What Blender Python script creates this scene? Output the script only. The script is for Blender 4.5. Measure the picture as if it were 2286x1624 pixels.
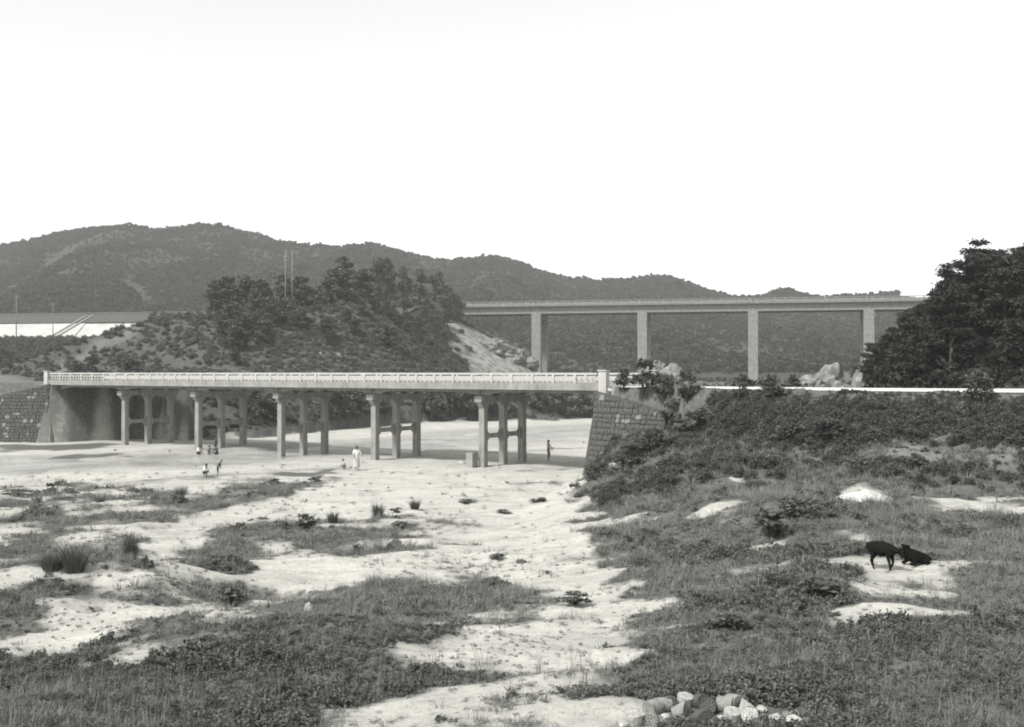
import bpy, bmesh, math, random
import numpy as np
from mathutils import Vector, Matrix
from mathutils.geometry import delaunay_2d_cdt

random.seed(7)
RNG = np.random.default_rng(11)
for o in list(bpy.data.objects):
    bpy.data.objects.remove(o)
scene = bpy.context.scene
COL = scene.collection

# ------------------------------------------------------------------ camera, sky, sun, exposure
CAMZ = 6.2                      # camera height above the river bed
FPX, CX, CY, HV = 2391.0, 1143.0, 812.0, 832.6   # survey frame of the 2286 px wide picture
cam = bpy.data.cameras.new('camera')
cam.sensor_width = 36.0
cam.lens = 36.0 * FPX / 2286.0
cam.clip_start, cam.clip_end = 0.1, 6000.0
camo = bpy.data.objects.new('camera', cam)
COL.objects.link(camo)
camo.location = (0, 0, CAMZ)
camo.rotation_euler = (math.radians(90) + math.atan2(HV - CY, FPX), 0, 0)
scene.camera = camo

SUN_ELEV, SUN_AZ = 48.0, 228.0    # compass degrees: 0 is +Y (away from camera), clockwise
world = bpy.data.worlds.new('World')
scene.world = world
world.use_nodes = True
wn, wl = world.node_tree.nodes, world.node_tree.links
sky = wn.new('ShaderNodeTexSky')
sky.sky_type = 'NISHITA'
sky.sun_disc = False
sky.sun_elevation = math.radians(SUN_ELEV)
sky.sun_rotation = math.radians(SUN_AZ)
sky.dust_density = 0.0
sky.air_density = 3.2
bw = wn.new('ShaderNodeRGBToBW')        # black-and-white film
wl.new(sky.outputs[0], bw.inputs[0])
wl.new(bw.outputs[0], wn['Background'].inputs[0])
wn['Background'].inputs[1].default_value = 0.12

sun = bpy.data.lights.new('sun', 'SUN')
sun.energy = 3.0
sun.angle = math.radians(9.0)
sun.color = (1.0, 0.99, 0.97)
suno = bpy.data.objects.new('sun', sun)
COL.objects.link(suno)
_az, _el = math.radians(SUN_AZ), math.radians(SUN_ELEV)
_d = Vector((math.sin(_az) * math.cos(_el), math.cos(_az) * math.cos(_el), math.sin(_el)))
suno.rotation_euler = _d.to_track_quat('Z', 'Y').to_euler()

scene.view_settings.view_transform = 'Standard'
scene.view_settings.look = 'None'
scene.view_settings.exposure = 0.72
scene.view_settings.gamma = 1.0
scene.render.engine = 'CYCLES'
scene.cycles.filter_width = 1.9
scene.cycles.max_bounces = 6
scene.cycles.diffuse_bounces = 3
scene.cycles.glossy_bounces = 3
scene.cycles.transmission_bounces = 4
scene.cycles.volume_bounces = 1
scene.cycles.use_denoising = True

# ------------------------------------------------------------------ small maths
def sstep(a, b, x):
    t = np.clip((x - a) / (b - a), 0, 1)
    return t * t * (3 - 2 * t)

def lerp(a, b, t):
    return a + (b - a) * t

def _hash(ix, iy, seed):
    n = (ix.astype(np.int64) * 374761393 + iy.astype(np.int64) * 668265263 + seed * 1442695041) & 0x7fffffff
    n = ((n ^ (n >> 13)) * 1274126177) & 0x7fffffff
    n = (n ^ (n >> 16)) & 0xffff
    return n / 65535.0

def vnoise(x, y, seed=0):
    x0, y0 = np.floor(x), np.floor(y)
    fx, fy = x - x0, y - y0
    fx, fy = fx * fx * (3 - 2 * fx), fy * fy * (3 - 2 * fy)
    a = _hash(x0, y0, seed); b = _hash(x0 + 1, y0, seed)
    c = _hash(x0, y0 + 1, seed); d = _hash(x0 + 1, y0 + 1, seed)
    return lerp(lerp(a, b, fx), lerp(c, d, fx), fy) * 2 - 1

def fbm(x, y, seed=0, octv=4, gain=0.5):
    s, a = np.zeros_like(x, dtype=float), 1.0
    for k in range(octv):
        s += a * vnoise(x * 2 ** k + 17.3 * k, y * 2 ** k - 9.1 * k, seed + k)
        a *= gain
    return s

def pl(X, Y, pts):
    """distance, side (+ is right of travel), running index of the nearest point of a polyline"""
    best = np.full(X.shape, 1e18); side = np.ones(X.shape); par = np.zeros(X.shape)
    for i in range(len(pts) - 1):
        ax, ay = pts[i][:2]; bx, by = pts[i + 1][:2]
        dx, dy = bx - ax, by - ay
        t = np.clip(((X - ax) * dx + (Y - ay) * dy) / (dx * dx + dy * dy), 0, 1)
        px, py = X - (ax + dx * t), Y - (ay + dy * t)
        d2 = px * px + py * py
        m = d2 < best
        best = np.where(m, d2, best)
        side = np.where(m, np.where(dx * py - dy * px < 0, 1.0, -1.0), side)
        par = np.where(m, i + t, par)
    return np.sqrt(best), side, par

def inpoly(X, Y, pts):
    c = np.zeros(X.shape, bool)
    n = len(pts)
    for i in range(n):
        x1, y1 = pts[i][:2]; x2, y2 = pts[(i + 1) % n][:2]
        if y1 == y2: continue
        m = ((y1 > Y) != (y2 > Y)) & (X < (x2 - x1) * (Y - y1) / (y2 - y1) + x1)
        c ^= m
    return c

# ------------------------------------------------------------------ lie of the land
P1 = np.array([-33.1, 91.7]); DIR = np.array([0.832, -0.555]); PERP = np.array([0.555, 0.832])
def brw(s, w):               # bridge coordinates (along, across) to world
    return P1 + DIR * s + PERP * w
Z_ROAD = 5.33
S_L, S_R = -9.0, 46.6       # abutment faces
W0, W1 = -1.15, 5.85         # deck edges
NR, FR = brw(S_R, W0), brw(S_R, W1)
NL, FL = brw(S_L, W0), brw(S_L, W1)
WR_END = np.array([8.75, 60.0])      # end of the right wing wall
WL_END = np.array([-51.0, 96.9])    # end of the left wing wall

SOFT_R = [(-2, -20), (0.0, 5), (0.4, 12), (1.2, 20), (1.9, 28), (2.6, 45), (3.3, 55), (4.6, 61), (5.6, 66), (9, 72), (14, 80), (30, 105), (70, 132), (240, 160), (900, 200)]
HARD_R = [(10.5, 20), (9.6, 50), tuple(WR_END), tuple(NR), tuple(FR), (14, 80), (30, 105), (70, 132), (240, 160)]
BANK_L = [(-160, 70), (-85, 90), (-58, 95.2), (-51, 96.5), (-41.1, 95.5), tuple(FL + np.array([1.5, -0.5])), (-31, 99.5), (-24.5, 101.5), (-20.7, 112), (-13.4, 131), (3.3, 140.5), (11, 146), (60, 160), (150, 182), (400, 230)]
c0 = brw(S_R, 2.35)
ROAD_R = [tuple(brw(S_R - 2, 2.35)), tuple(c0), (11.6, 64.0), (16, 58.6), (21, 54.0), (29, 50.8), (45, 48.4), (120, 46)]
cl = brw(S_L, 2.35)
ROAD_L = [tuple(brw(S_L + 2, 2.35)), tuple(cl), tuple(brw(S_L - 14, 2.35)), tuple(brw(S_L - 40, 4)), tuple(brw(S_L - 120, 20))]
CHAN = [(120, 172), (60, 150), (22, 132), (5, 113), (-8, 96), (-17, 84), (-28, 75), (-46, 66), (-75, 54), (-130, 30)]
FOOT = [(-31, 99.5), (-24.5, 101.5), (-20.7, 112), (-13.4, 131), (-2, 141), (-6, 160), (-9, 220), (-7, 250), (11, 280), (15, 330), (0, 400), (-60, 420), (-120, 345), (-120, 250), (-95, 175), (-60, 122), (-42, 106)]
RIDGE = [(-74, 158, 8.5), (-63, 172, 13.0), (-47, 185, 16.6), (-31, 195, 18.2), (-31, 225, 19.5), (-26, 262, 20.5), (-17, 302, 23.0), (-30, 345, 24.0)]
Lp = np.array([(-30, 4.2), (0, 4.1), (6, 3.45), (10, 2.9), (14, 2.25), (20, 1.45), (28, 0.9), (40, 0.42), (55, 0.08), (66, 0.0), (3000, 0.0)])
Rp = np.array([(-30, 4.2), (0, 4.1), (6, 3.5), (10, 2.95), (15, 2.45), (20, 2.1), (30, 1.85), (38, 2.0), (46, 2.6), (56, 2.8), (70, 2.6), (100, 2.6), (3000, 3)])
SIL = np.array([(-900, 600), (-300, 585), (0, 552), (70, 534), (120, 516), (200, 504), (240, 501), (330, 507), (380, 502), (470, 504), (520, 507), (580, 519), (620, 534), (680, 544), (740, 549), (790, 542), (850, 544), (900, 557), (960, 571), (1010, 577), (1060, 576), (1100, 575), (1160, 587), (1220, 604), (1270, 616), (1310, 626), (1340, 630), (1400, 626), (1450, 619), (1500, 621), (1540, 636), (1580, 647), (1640, 659), (1700, 656), (1750, 646), (1790, 652), (1830, 664), (1900, 659), (1960, 659), (2000, 654), (2060, 659), (2300, 650), (2800, 640), (3400, 640)], float)
SIL_U = (SIL[:, 0] - CX) / FPX
VIA0 = np.array([6.78, 300.0]); VDIR = np.array([0.9756, -0.2195]); VPERP = np.array([0.2195, 0.9756]); VL = 29.65

BUMPS = []       # filled below: (x, y, rx, ry, h)

def ridge_dist(u):
    return np.interp(u, [-1, -0.5, -0.35, -0.1, 0.1, 0.25, 0.5, 1], [820, 780, 760, 720, 760, 700, 640, 640])

def height(X, Y, fine=True):
    X = np.asarray(X, float); Y = np.asarray(Y, float)
    L = np.interp(Y, Lp[:, 0], Lp[:, 1]); R = np.interp(Y, Rp[:, 0], Rp[:, 1])
    d, sd, _ = pl(X, Y, SOFT_R)
    w = np.interp(Y, [0, 20, 45, 56, 64, 75, 100], [3, 5, 5, 2.8, 0.9, 1.6, 4])
    # the terrace only starts on the right of the wash and falls to it
    k = sstep(-w * 0.6, w * 1.4, d * sd)
    z = lerp(L, R, k)
    # right-hand road fill, held by the abutment and its wing wall
    dh, sh, _ = pl(X, Y, HARD_R)
    wh = np.interp(Y, [50, 57.5, 59.5, 71, 74, 90], [3, 1.5, 0.18, 0.18, 1.5, 3])
    kh = sstep(0.05, 0.05 + wh, dh * sh)
    dr, _, pr = pl(X, Y, ROAD_R)
    hw = np.interp(pr, [0, 1, 2, 4, 5, 7], [3.4, 3.4, 3.6, 5.8, 7.4, 7.4])
    bank = Z_ROAD - np.maximum(0, dr - hw - 0.3) * 0.56
    z = np.maximum(z, np.where(kh > 0, lerp(z, bank, kh), -99))
    # a bushy knob just past the parapet
    z = z + 1.0 * np.exp(-(((X - 10.2) / 2.0) ** 2 + ((Y - 61.6) / 1.6) ** 2)) * kh
    # wooded hill on the right, beyond the road
    front = np.interp(X, [15, 22, 30, 45], [63, 61.5, 58.5, 56])
    e = X - 0.30 * (Y - 62)
    hill = sstep(19.9, 22.5, e) * sstep(front - 0.5, front + 4, Y) * (0.9 + 5.8 * sstep(21.5, 32, e) * sstep(front, front + 15, Y) + 4.5 * sstep(34, 60, X))
    hill *= (1 - 0.6 * sstep(105, 150, Y))
    z = np.where(hill > 0.02, np.maximum(z, Z_ROAD - 0.4) + hill, z)
    # left bank
    db, sb, _ = pl(X, Y, BANK_L)
    inl = np.where(sb < 0, db, -db)                # >0 on the left/far bank
    lb = 5.0 * sstep(-0.5, 7.5, inl) * (0.65 + 0.35 * sstep(5, -25, X)) + (0.02 * np.clip(inl, 0, 200) + np.clip(inl - 12, 0, 300) * 0.035) * sstep(-15, -70, X)
    wing = sstep(84.5, 87, Y) * (1 - sstep(97.5, 105, Y)) * (X < -30)
    lb = np.where(wing > 0.5, np.where(inl > 0.3, np.minimum(np.clip(lb, 4.6, 9), 6.5), lb * 0.2), lb)
    z = np.where(inl > -0.5, np.maximum(z * (1 - sstep(-0.5, 6, inl)), 0) + lb, z)
    dl, _, _p = pl(X, Y, ROAD_L)
    kl = 1 - sstep(4.2, 8.5, dl)
    z = np.where((inl > 0.2), lerp(z, Z_ROAD, kl), z)
    plain = 5.35 + 0.075 * np.clip(Y - 106, 0, 56)
    z = np.where((inl > 3) & (Y > 104), np.maximum(z, plain * sstep(-38, -52, X)), z)
    # knoll
    ins = inpoly(X, Y, FOOT)
    df, _, _ = pl(X, Y, FOOT + [FOOT[0]])
    dg, _, pg = pl(X, Y, RIDGE)
    Hr = np.interp(pg, np.arange(len(RIDGE)), [r[2] for r in RIDGE])
    t = np.where(ins, df / (df + dg + 1e-6), 0)
    zk = 1.0 + (Hr - 1.0) * np.power(np.clip(t, 0, 1), 0.8) + 1.6 * fbm(X / 22, Y / 22, 5, 3) * sstep(0.05, 0.4, t)
    near_ab = sstep(4, 22, np.hypot(X - FL[0], Y - FL[1]))
    z = np.where(ins, np.maximum(z * (1 - sstep(0, .25, t)), zk * near_ab + z * (1 - near_ab)), z)
    # valley floor and far hills
    r = np.maximum(Y, 1.0)
    u = X / r
    floor = np.interp(u, [-0.6, -0.3, -0.1, 0.05, 0.6], [14, 12, 7, 4.0, 4.0])
    kf = sstep(215, 300, Y)
    z = np.where(ins, np.maximum(z, floor * kf), lerp(z, np.maximum(floor, np.minimum(z, floor + 10 * sstep(-10, -60, X))), kf))
    Yr = ridge_dist(u)
    Zr = CAMZ + (HV - np.interp(u, SIL_U, SIL[:, 1])) / FPX * Yr - 1.2
    Yf = np.interp(u, [-0.6, -0.2, 0.0, 0.1, 0.6], [385, 380, 370, 345, 340])
    tt = np.clip((Y - Yf) / (Yr - Yf), 0, 1)
    wx = X + 30 * fbm(X / 160, Y / 160, 23, 2)
    gul = (1 - np.abs(fbm(wx / 62 + 3.1, Y / 420, 21, 3))) ** 2 * 13.0 + np.abs(fbm(wx / 30, Y / 200, 31, 3)) * 5.0
    far = floor + (Zr - floor) * np.power(tt, 0.85) - gul * np.sin(np.pi * tt) ** 1.1
    back = np.clip((Y - Yr) / 500, 0, 1)
    far = far * (1 - 0.5 * back)
    z = np.where(Y > Yf, np.maximum(far, np.where(ins, z, -99)), z)
    # stream
    dc, _, pc = pl(X, Y, CHAN)
    cw = np.interp(pc, [0, 3, 5, 6, 7, 9], [5, 5, 6.0, 7.0, 7.5, 8])
    edge = fbm(X / 5, Y / 5, 41, 3) * 1.8
    z = z - 0.42 * (1 - sstep(cw * 0.45, cw + 0.6, dc + edge)) * (inl < 1.5)
    if fine:
        for (bx, by, rx, ry, h) in BUMPS:
            e = ((X - bx) / rx) ** 2 + ((Y - by) / ry) ** 2
            z = z + h * np.exp(-e * 1.2)
        nearm = 1 - sstep(60, 95, Y)
        z = z + nearm * (0.10 * fbm(X / 1.6, Y / 1.6, 61, 3) * sstep(4, 9, Y) + 0.05 * fbm(X / 6, Y / 2.5, 71, 2) + 0.035 * fbm(X / 0.55, Y / 0.45, 73, 2) * (Y < 45))
        z = z + (1 - nearm) * 0.12 * fbm(X / 7, Y / 7, 81, 3) * (dr > 9) * (dl > 7)
    # keep the carriageways flat
    z = np.where((dr < hw) & (kh > 0.5) & (hill < 0.02), Z_ROAD - 0.03, z)
    return z

def h1(x, y, fine=True):
    return float(height(np.array([x]), np.array([y]), fine)[0])

_ys = np.concatenate([np.arange(5, 160, 0.25), np.arange(160, 900, 1.5)])
def ground_at(u, v, fine=True):
    """where the line of sight through picture point (u, v) meets the land"""
    a, b = (u - CX) / FPX, (HV - v) / FPX
    zz = height(a * _ys, _ys, fine)
    ray = CAMZ + b * _ys
    hit = np.nonzero(ray <= zz)[0]
    i = hit[0] if len(hit) else len(_ys) - 1
    if i > 0 and len(hit):
        y0, y1 = _ys[i - 1], _ys[i]
        e0, e1 = ray[i - 1] - zz[i - 1], ray[i] - zz[i]
        y = y0 + (y1 - y0) * e0 / (e0 - e1 + 1e-9)
    else:
        y = _ys[i]
    x = a * y
    return np.array([x, y, h1(x, y, fine)])

def S(x, y):                 # full-size photograph pixels to survey frame
    return x / 1.2130, y / 1.2130
def gs(x, y, fine=True):
    return ground_at(*S(x, y), fine)

for (u, v, rx, ry, h) in [(190, 1330, 4.2, 3.4, 0.75), (545, 1325, 1.5, 1.3, -0.7), (720, 1275, 3.2, 1.3, 0.40), (480, 1420, 1.6, 1.0, 0.3),
                          (760, 1450, 3.2, 2.4, 0.45), (1740, 1165, 2.2, 2.2, 0.75), (1800, 1330, 1.3, 0.9, 0.40), (1930, 1112, 1.25, 0.9, 0.62),
                          (1640, 1420, 1.0, 0.7, 0.25), (560, 1230, 3.0, 1.8, -0.35), (1230, 1110, 5, 3, 0.25), (900, 1100, 6, 3, 0.3), (1590, 1150, 1.6, 1.4, 0.35),
                          (2120, 1500, 1.6, 1.0, 0.3), (1880, 1520, 1.4, .9, 0.25)]:
    g = ground_at(u, v, False)
    BUMPS.append((g[0], g[1], rx, ry, h))

# ------------------------------------------------------------------ materials (black-and-white film greys, faintly warm)
def grey(v):
    return (v, v * 0.995, v * 0.94, 1)

MATS = {}
def new_mat(name):
    m = bpy.data.materials.new(name); m.use_nodes = True
    MATS[name] = m
    return m, m.node_tree.nodes, m.node_tree.links, m.node_tree.nodes['Principled BSDF']

def mixc(n, l, fac, a, b):
    x = n.new('ShaderNodeMix'); x.data_type = 'RGBA'
    for sock, val in ((0, fac), (6, a), (7, b)):
        if hasattr(val, 'node'): l.new(val, x.inputs[sock])
        else: x.inputs[sock].default_value = val
    return x.outputs[2]

def noise(n, l, scale, detail=5, rough=0.55, vec=None, dist=0):
    t = n.new('ShaderNodeTexNoise'); t.inputs['Scale'].default_value = scale
    t.inputs['Detail'].default_value = detail; t.inputs['Roughness'].default_value = rough
    t.inputs['Distortion'].default_value = dist
    if vec: l.new(vec, t.inputs['Vector'])
    return t.outputs['Fac']

def ramp(n, l, fac, stops):
    r = n.new('ShaderNodeValToRGB'); e = r.color_ramp.elements
    while len(e) < len(stops): e.new(0.5)
    for k, (p, c) in enumerate(stops):
        e[k].position = p; e[k].color = c if isinstance(c, tuple) else grey(c)
    l.new(fac, r.inputs[0])
    return r.outputs[0]

def bump(n, l, bs, h, strength=0.4, dist=0.05):
    b = n.new('ShaderNodeBump'); b.inputs['Strength'].default_value = strength; b.inputs['Distance'].default_value = dist
    l.new(h, b.inputs['Height']); l.new(b.outputs[0], bs.inputs['Normal'])

def coords(n, kind='Object'):
    return n.new('ShaderNodeTexCoord').outputs[kind]

def mathn(n, l, op, a, b=0.0):
    m = n.new('ShaderNodeMath'); m.operation = op
    for k, val in ((0, a), (1, b)):
        if hasattr(val, 'node'): l.new(val, m.inputs[k])
        else: m.inputs[k].default_value = val
    return m.outputs[0]

def mat_plain(name, lo, hi, scale=6, rough=0.9, bs=0.0, spec=0.2):
    m, n, l, p = new_mat(name)
    f = noise(n, l, scale, 6, 0.6, coords(n))
    l.new(ramp(n, l, f, [(0.3, lo), (0.72, hi)]), p.inputs['Base Color'])
    p.inputs['Roughness'].default_value = rough
    p.inputs['Specular IOR Level'].default_value = spec
    if bs: bump(n, l, p, f, bs, 0.03)
    return m

def mat_concrete(name, lo, hi, streak=0.5):
    m, n, l, p = new_mat(name)
    c = coords(n)
    a = noise(n, l, 1.3, 8, 0.65, c)
    mp = n.new('ShaderNodeMapping'); mp.inputs['Scale'].default_value = (2.6, 2.6, 0.22); l.new(c, mp.inputs[0])
    s = noise(n, l, 1.6, 5, 0.6, mp.outputs[0])
    fine = noise(n, l, 22, 4, 0.6, c)
    f = mathn(n, l, 'ADD', mathn(n, l, 'MULTIPLY', a, 1 - streak * 0.6), mathn(n, l, 'MULTIPLY', s, streak * 0.6))
    f = mathn(n, l, 'ADD', mathn(n, l, 'MULTIPLY', f, 0.85), mathn(n, l, 'MULTIPLY', fine, 0.15))
    l.new(ramp(n, l, f, [(0.34, lo), (0.5, (lo + hi) / 2), (0.66, hi)]), p.inputs['Base Color'])
    p.inputs['Roughness'].default_value = 0.92; p.inputs['Specular IOR Level'].default_value = 0.15
    bump(n, l, p, fine, 0.25, 0.01)
    return m

def mat_leaf(name, lo, hi, trans=0.25):
    m, n, l, p = new_mat(name)
    oi = n.new('ShaderNodeObjectInfo')
    f = noise(n, l, 3.0, 3, 0.6, coords(n))
    g = n.new('ShaderNodeNewGeometry')
    v = mathn(n, l, 'ADD', mathn(n, l, 'MULTIPLY', oi.outputs['Random'], 0.4), mathn(n, l, 'MULTIPLY', f, 0.35))
    v = mathn(n, l, 'ADD', v, mathn(n, l, 'MULTIPLY', g.outputs['Random Per Island'], 0.45))
    col = ramp(n, l, v, [(0.2, lo), (0.95, hi)])
    l.new(col, p.inputs['Base Color']); p.inputs['Roughness'].default_value = 0.75
    p.inputs['Specular IOR Level'].default_value = 0.12
    tr = n.new('ShaderNodeBsdfTranslucent'); l.new(col, tr.inputs[0])
    mx = n.new('ShaderNodeMixShader'); mx.inputs[0].default_value = trans
    l.new(p.outputs[0], mx.inputs[1]); l.new(tr.outputs[0], mx.inputs[2])
    l.new(mx.outputs[0], n['Material Output'].inputs[0])
    return m

def mat_terrain():
    m, n, l, p = new_mat('terrain')
    at = {}
    for k in ('veg', 'rock', 'wet', 'pale', 'wood'):
        a = n.new('ShaderNodeAttribute'); a.attribute_name = k; at[k] = a.outputs['Fac']
    c = coords(n)
    big = noise(n, l, 0.35, 6, 0.6, c, 0.4); med = noise(n, l, 3.2, 6, 0.65, c); fine = noise(n, l, 26, 5, 0.7, c)
    mp = n.new('ShaderNodeMapping'); mp.inputs['Scale'].default_value = (0.35, 1.5, 1); mp.inputs['Rotation'].default_value = (0, 0, 0.35); l.new(c, mp.inputs[0])
    strk = noise(n, l, 0.9, 6, 0.65, mp.outputs[0], 0.6)
    sand = ramp(n, l, mathn(n, l, 'ADD', mathn(n, l, 'MULTIPLY', big, 0.25), mathn(n, l, 'ADD', mathn(n, l, 'MULTIPLY', med, 0.35), mathn(n, l, 'MULTIPLY', strk, 0.4))), [(0.34, 0.26), (0.46, 0.43), (0.56, 0.53), (0.7, 0.60)])
    grit = noise(n, l, 9, 5, 0.75, c)
    speck = ramp(n, l, mathn(n, l, 'ADD', mathn(n, l, 'MULTIPLY', fine, 0.5), mathn(n, l, 'MULTIPLY', grit, 0.5)), [(0.38, 0.25), (0.47, 0.85), (0.56, 1.0)])
    x = n.new('ShaderNodeMix'); x.data_type = 'RGBA'; x.blend_type = 'MULTIPLY'; x.inputs[0].default_value = 0.62
    l.new(sand, x.inputs[6]); l.new(speck, x.inputs[7]); sand = x.outputs[2]
    wetc = ramp(n, l, med, [(0.3, 0.17), (0.7, 0.36)])
    sand = mixc(n, l, mathn(n, l, 'MULTIPLY', at['wet'], 0.85), sand, wetc)
    veg = ramp(n, l, mathn(n, l, 'ADD', mathn(n, l, 'MULTIPLY', med, 0.55), mathn(n, l, 'MULTIPLY', fine, 0.45)), [(0.36, 0.06), (0.5, 0.11), (0.66, 0.19)])
    vf = mathn(n, l, 'ADD', at['veg'], mathn(n, l, 'MULTIPLY', mathn(n, l, 'SUBTRACT', mathn(n, l, 'ADD', med, mathn(n, l, 'MULTIPLY', fine, 0.5)), 0.75), 1.1))
    vr = n.new('ShaderNodeMapRange'); vr.interpolation_type = 'SMOOTHSTEP'
    l.new(vf, vr.inputs[0]); vr.inputs[1].default_value = 0.12; vr.inputs[2].default_value = 0.80
    col = mixc(n, l, vr.outputs[0], sand, veg)
    col = mixc(n, l, at['pale'], col, ramp(n, l, med, [(0.3, 0.13), (0.7, 0.22)]))
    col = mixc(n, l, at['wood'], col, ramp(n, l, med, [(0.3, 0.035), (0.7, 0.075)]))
    rk = n.new('ShaderNodeTexVoronoi'); rk.inputs['Scale'].default_value = 0.5; l.new(c, rk.inputs[0])
    rockc = ramp(n, l, mathn(n, l, 'ADD', mathn(n, l, 'MULTIPLY', rk.outputs['Distance'], 0.35), mathn(n, l, 'MULTIPLY', med, 0.6)), [(0.3, 0.10), (0.45, 0.24), (0.75, 0.46)])
    col = mixc(n, l, at['rock'], col, rockc)
    l.new(col, p.inputs['Base Color'])
    p.inputs['Roughness'].default_value = 0.95; p.inputs['Specular IOR Level'].default_value = 0.1
    bump(n, l, p, mathn(n, l, 'ADD', med, mathn(n, l, 'MULTIPLY', fine, 0.4)), 0.5, 0.12)
    return m

M_TERR = mat_terrain()
M_CONC = mat_concrete('bridge_concrete', 0.15, 0.35, 0.8)
M_RAIL = mat_concrete('railing_concrete', 0.34, 0.50, 0.3)
M_BREAST = mat_concrete('abutment_concrete', 0.40, 0.56)
M_VIA = mat_concrete('viaduct_concrete', 0.14, 0.31, 0.8)
M_STONE = mat_plain('wall_stone', 0.045, 0.12, 2.2, bs=0.8)
M_STONE2 = mat_plain('pale_wall_stone', 0.14, 0.26, 5, bs=0.6)
M_MORTAR = mat_plain('wall_mortar', 0.055, 0.11, 4)
M_ROAD = mat_plain('gravel_road', 0.56, 0.70, 1.5)
M_BARK = mat_plain('bark', 0.05, 0.11, 8, bs=0.6)
M_LEAF = mat_leaf('shrub_leaf', 0.05, 0.14)
M_WEED = mat_leaf('weed_leaf', 0.05, 0.19)
M_GRASS = mat_leaf('grass_blade', 0.10, 0.29)
M_DRYG = mat_leaf('dry_stalk', 0.10, 0.26)
M_PINE = mat_leaf('pine_needle', 0.022, 0.062, 0.12)
M_WOOD = mat_leaf('far_wood_leaf', 0.035, 0.105)
M_ROCK = mat_plain('rock', 0.10, 0.30, 1.6, bs=0.9)
M_PEB = mat_plain('pebble', 0.12, 0.36, 3)
M_ASH = mat_plain('ash_white', 0.26, 0.56, 22, bs=0.9)
M_ASHG = mat_plain('ash_grey', 0.16, 0.32, 18, bs=0.6)
M_COAL = mat_plain('half_burnt_coal', 0.05, 0.12, 14, bs=0.3)
M_SKIN = mat_plain('skin', 0.22, 0.26, 3)
M_HAIR = mat_plain('hair', 0.012, 0.02, 10)
M_WHITE = mat_plain('white_cloth', 0.72, 0.8, 5)
M_LIGHT = mat_plain('light_cloth', 0.42, 0.5, 5)
M_MID = mat_plain('grey_cloth', 0.18, 0.24, 5)
M_DARK = mat_plain('dark_cloth', 0.035, 0.06, 5)
M_GOAT = mat_plain('black_hair', 0.004, 0.010, 30, 0.8, 0.4, 0.1)
M_HORN = mat_plain('horn', 0.10, 0.16, 9)
M_REVET = mat_plain('pale_slope_paving', 0.36, 0.52, 0.35)
M_ROOF = mat_plain('thatch', 0.20, 0.30, 4, bs=0.5)
M_MUD = mat_plain('mud_wall', 0.12, 0.2, 3)
M_POLE = mat_plain('pole_concrete', 0.14, 0.21, 3)
M_EYE = mat_plain('dark_eye', 0.01, 0.012, 5)

def mat_water():
    m, n, l, p = new_mat('water')
    c = coords(n)
    mp = n.new('ShaderNodeMapping'); mp.inputs['Scale'].default_value = (1, 1.0, 1); mp.inputs['Rotation'].default_value = (0, 0, 0.5); l.new(c, mp.inputs[0])
    a = noise(n, l, 2.2, 4, 0.6, mp.outputs[0]); big = noise(n, l, 0.25, 4, 0.6, c)
    l.new(ramp(n, l, big, [(0.35, 0.28), (0.62, 0.48)]), p.inputs['Base Color'])
    p.inputs['Roughness'].default_value = 0.16; p.inputs['IOR'].default_value = 1.33
    bump(n, l, p, a, 0.8, 0.12)
    return m
M_WATER = mat_water()

# ------------------------------------------------------------------ object helpers
def mesh(name, verts, faces, mat=None, smooth=False):
    me = bpy.data.meshes.new(name)
    me.from_pydata([tuple(map(float, v)) for v in verts], [], [tuple(int(i) for i in f) for f in faces])
    if mat: me.materials.append(mat)
    if smooth: me.polygons.foreach_set('use_smooth', [True] * len(me.polygons))
    me.update()
    return me

def obj(name, me, parent=None, loc=(0, 0, 0), rot=(0, 0, 0), scl=(1, 1, 1)):
    o = bpy.data.objects.new(name, me); COL.objects.link(o)
    if parent: o.parent = parent
    o.location = tuple(map(float, loc)); o.rotation_euler = tuple(map(float, rot)); o.scale = tuple(map(float, scl))
    return o

def tag(o, label=None, cat=None, group=None, kind=None):
    for k, v in (('label', label), ('category', cat), ('group', group), ('kind', kind)):
        if v: o[k] = v
    return o

def empty(name, loc=(0, 0, 0), rz=0, parent=None):
    o = bpy.data.objects.new(name, None); COL.objects.link(o)
    o.location = tuple(map(float, loc)); o.rotation_euler = (0, 0, rz); o.empty_display_size = 0.3
    if parent: o.parent = parent
    return o

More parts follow.
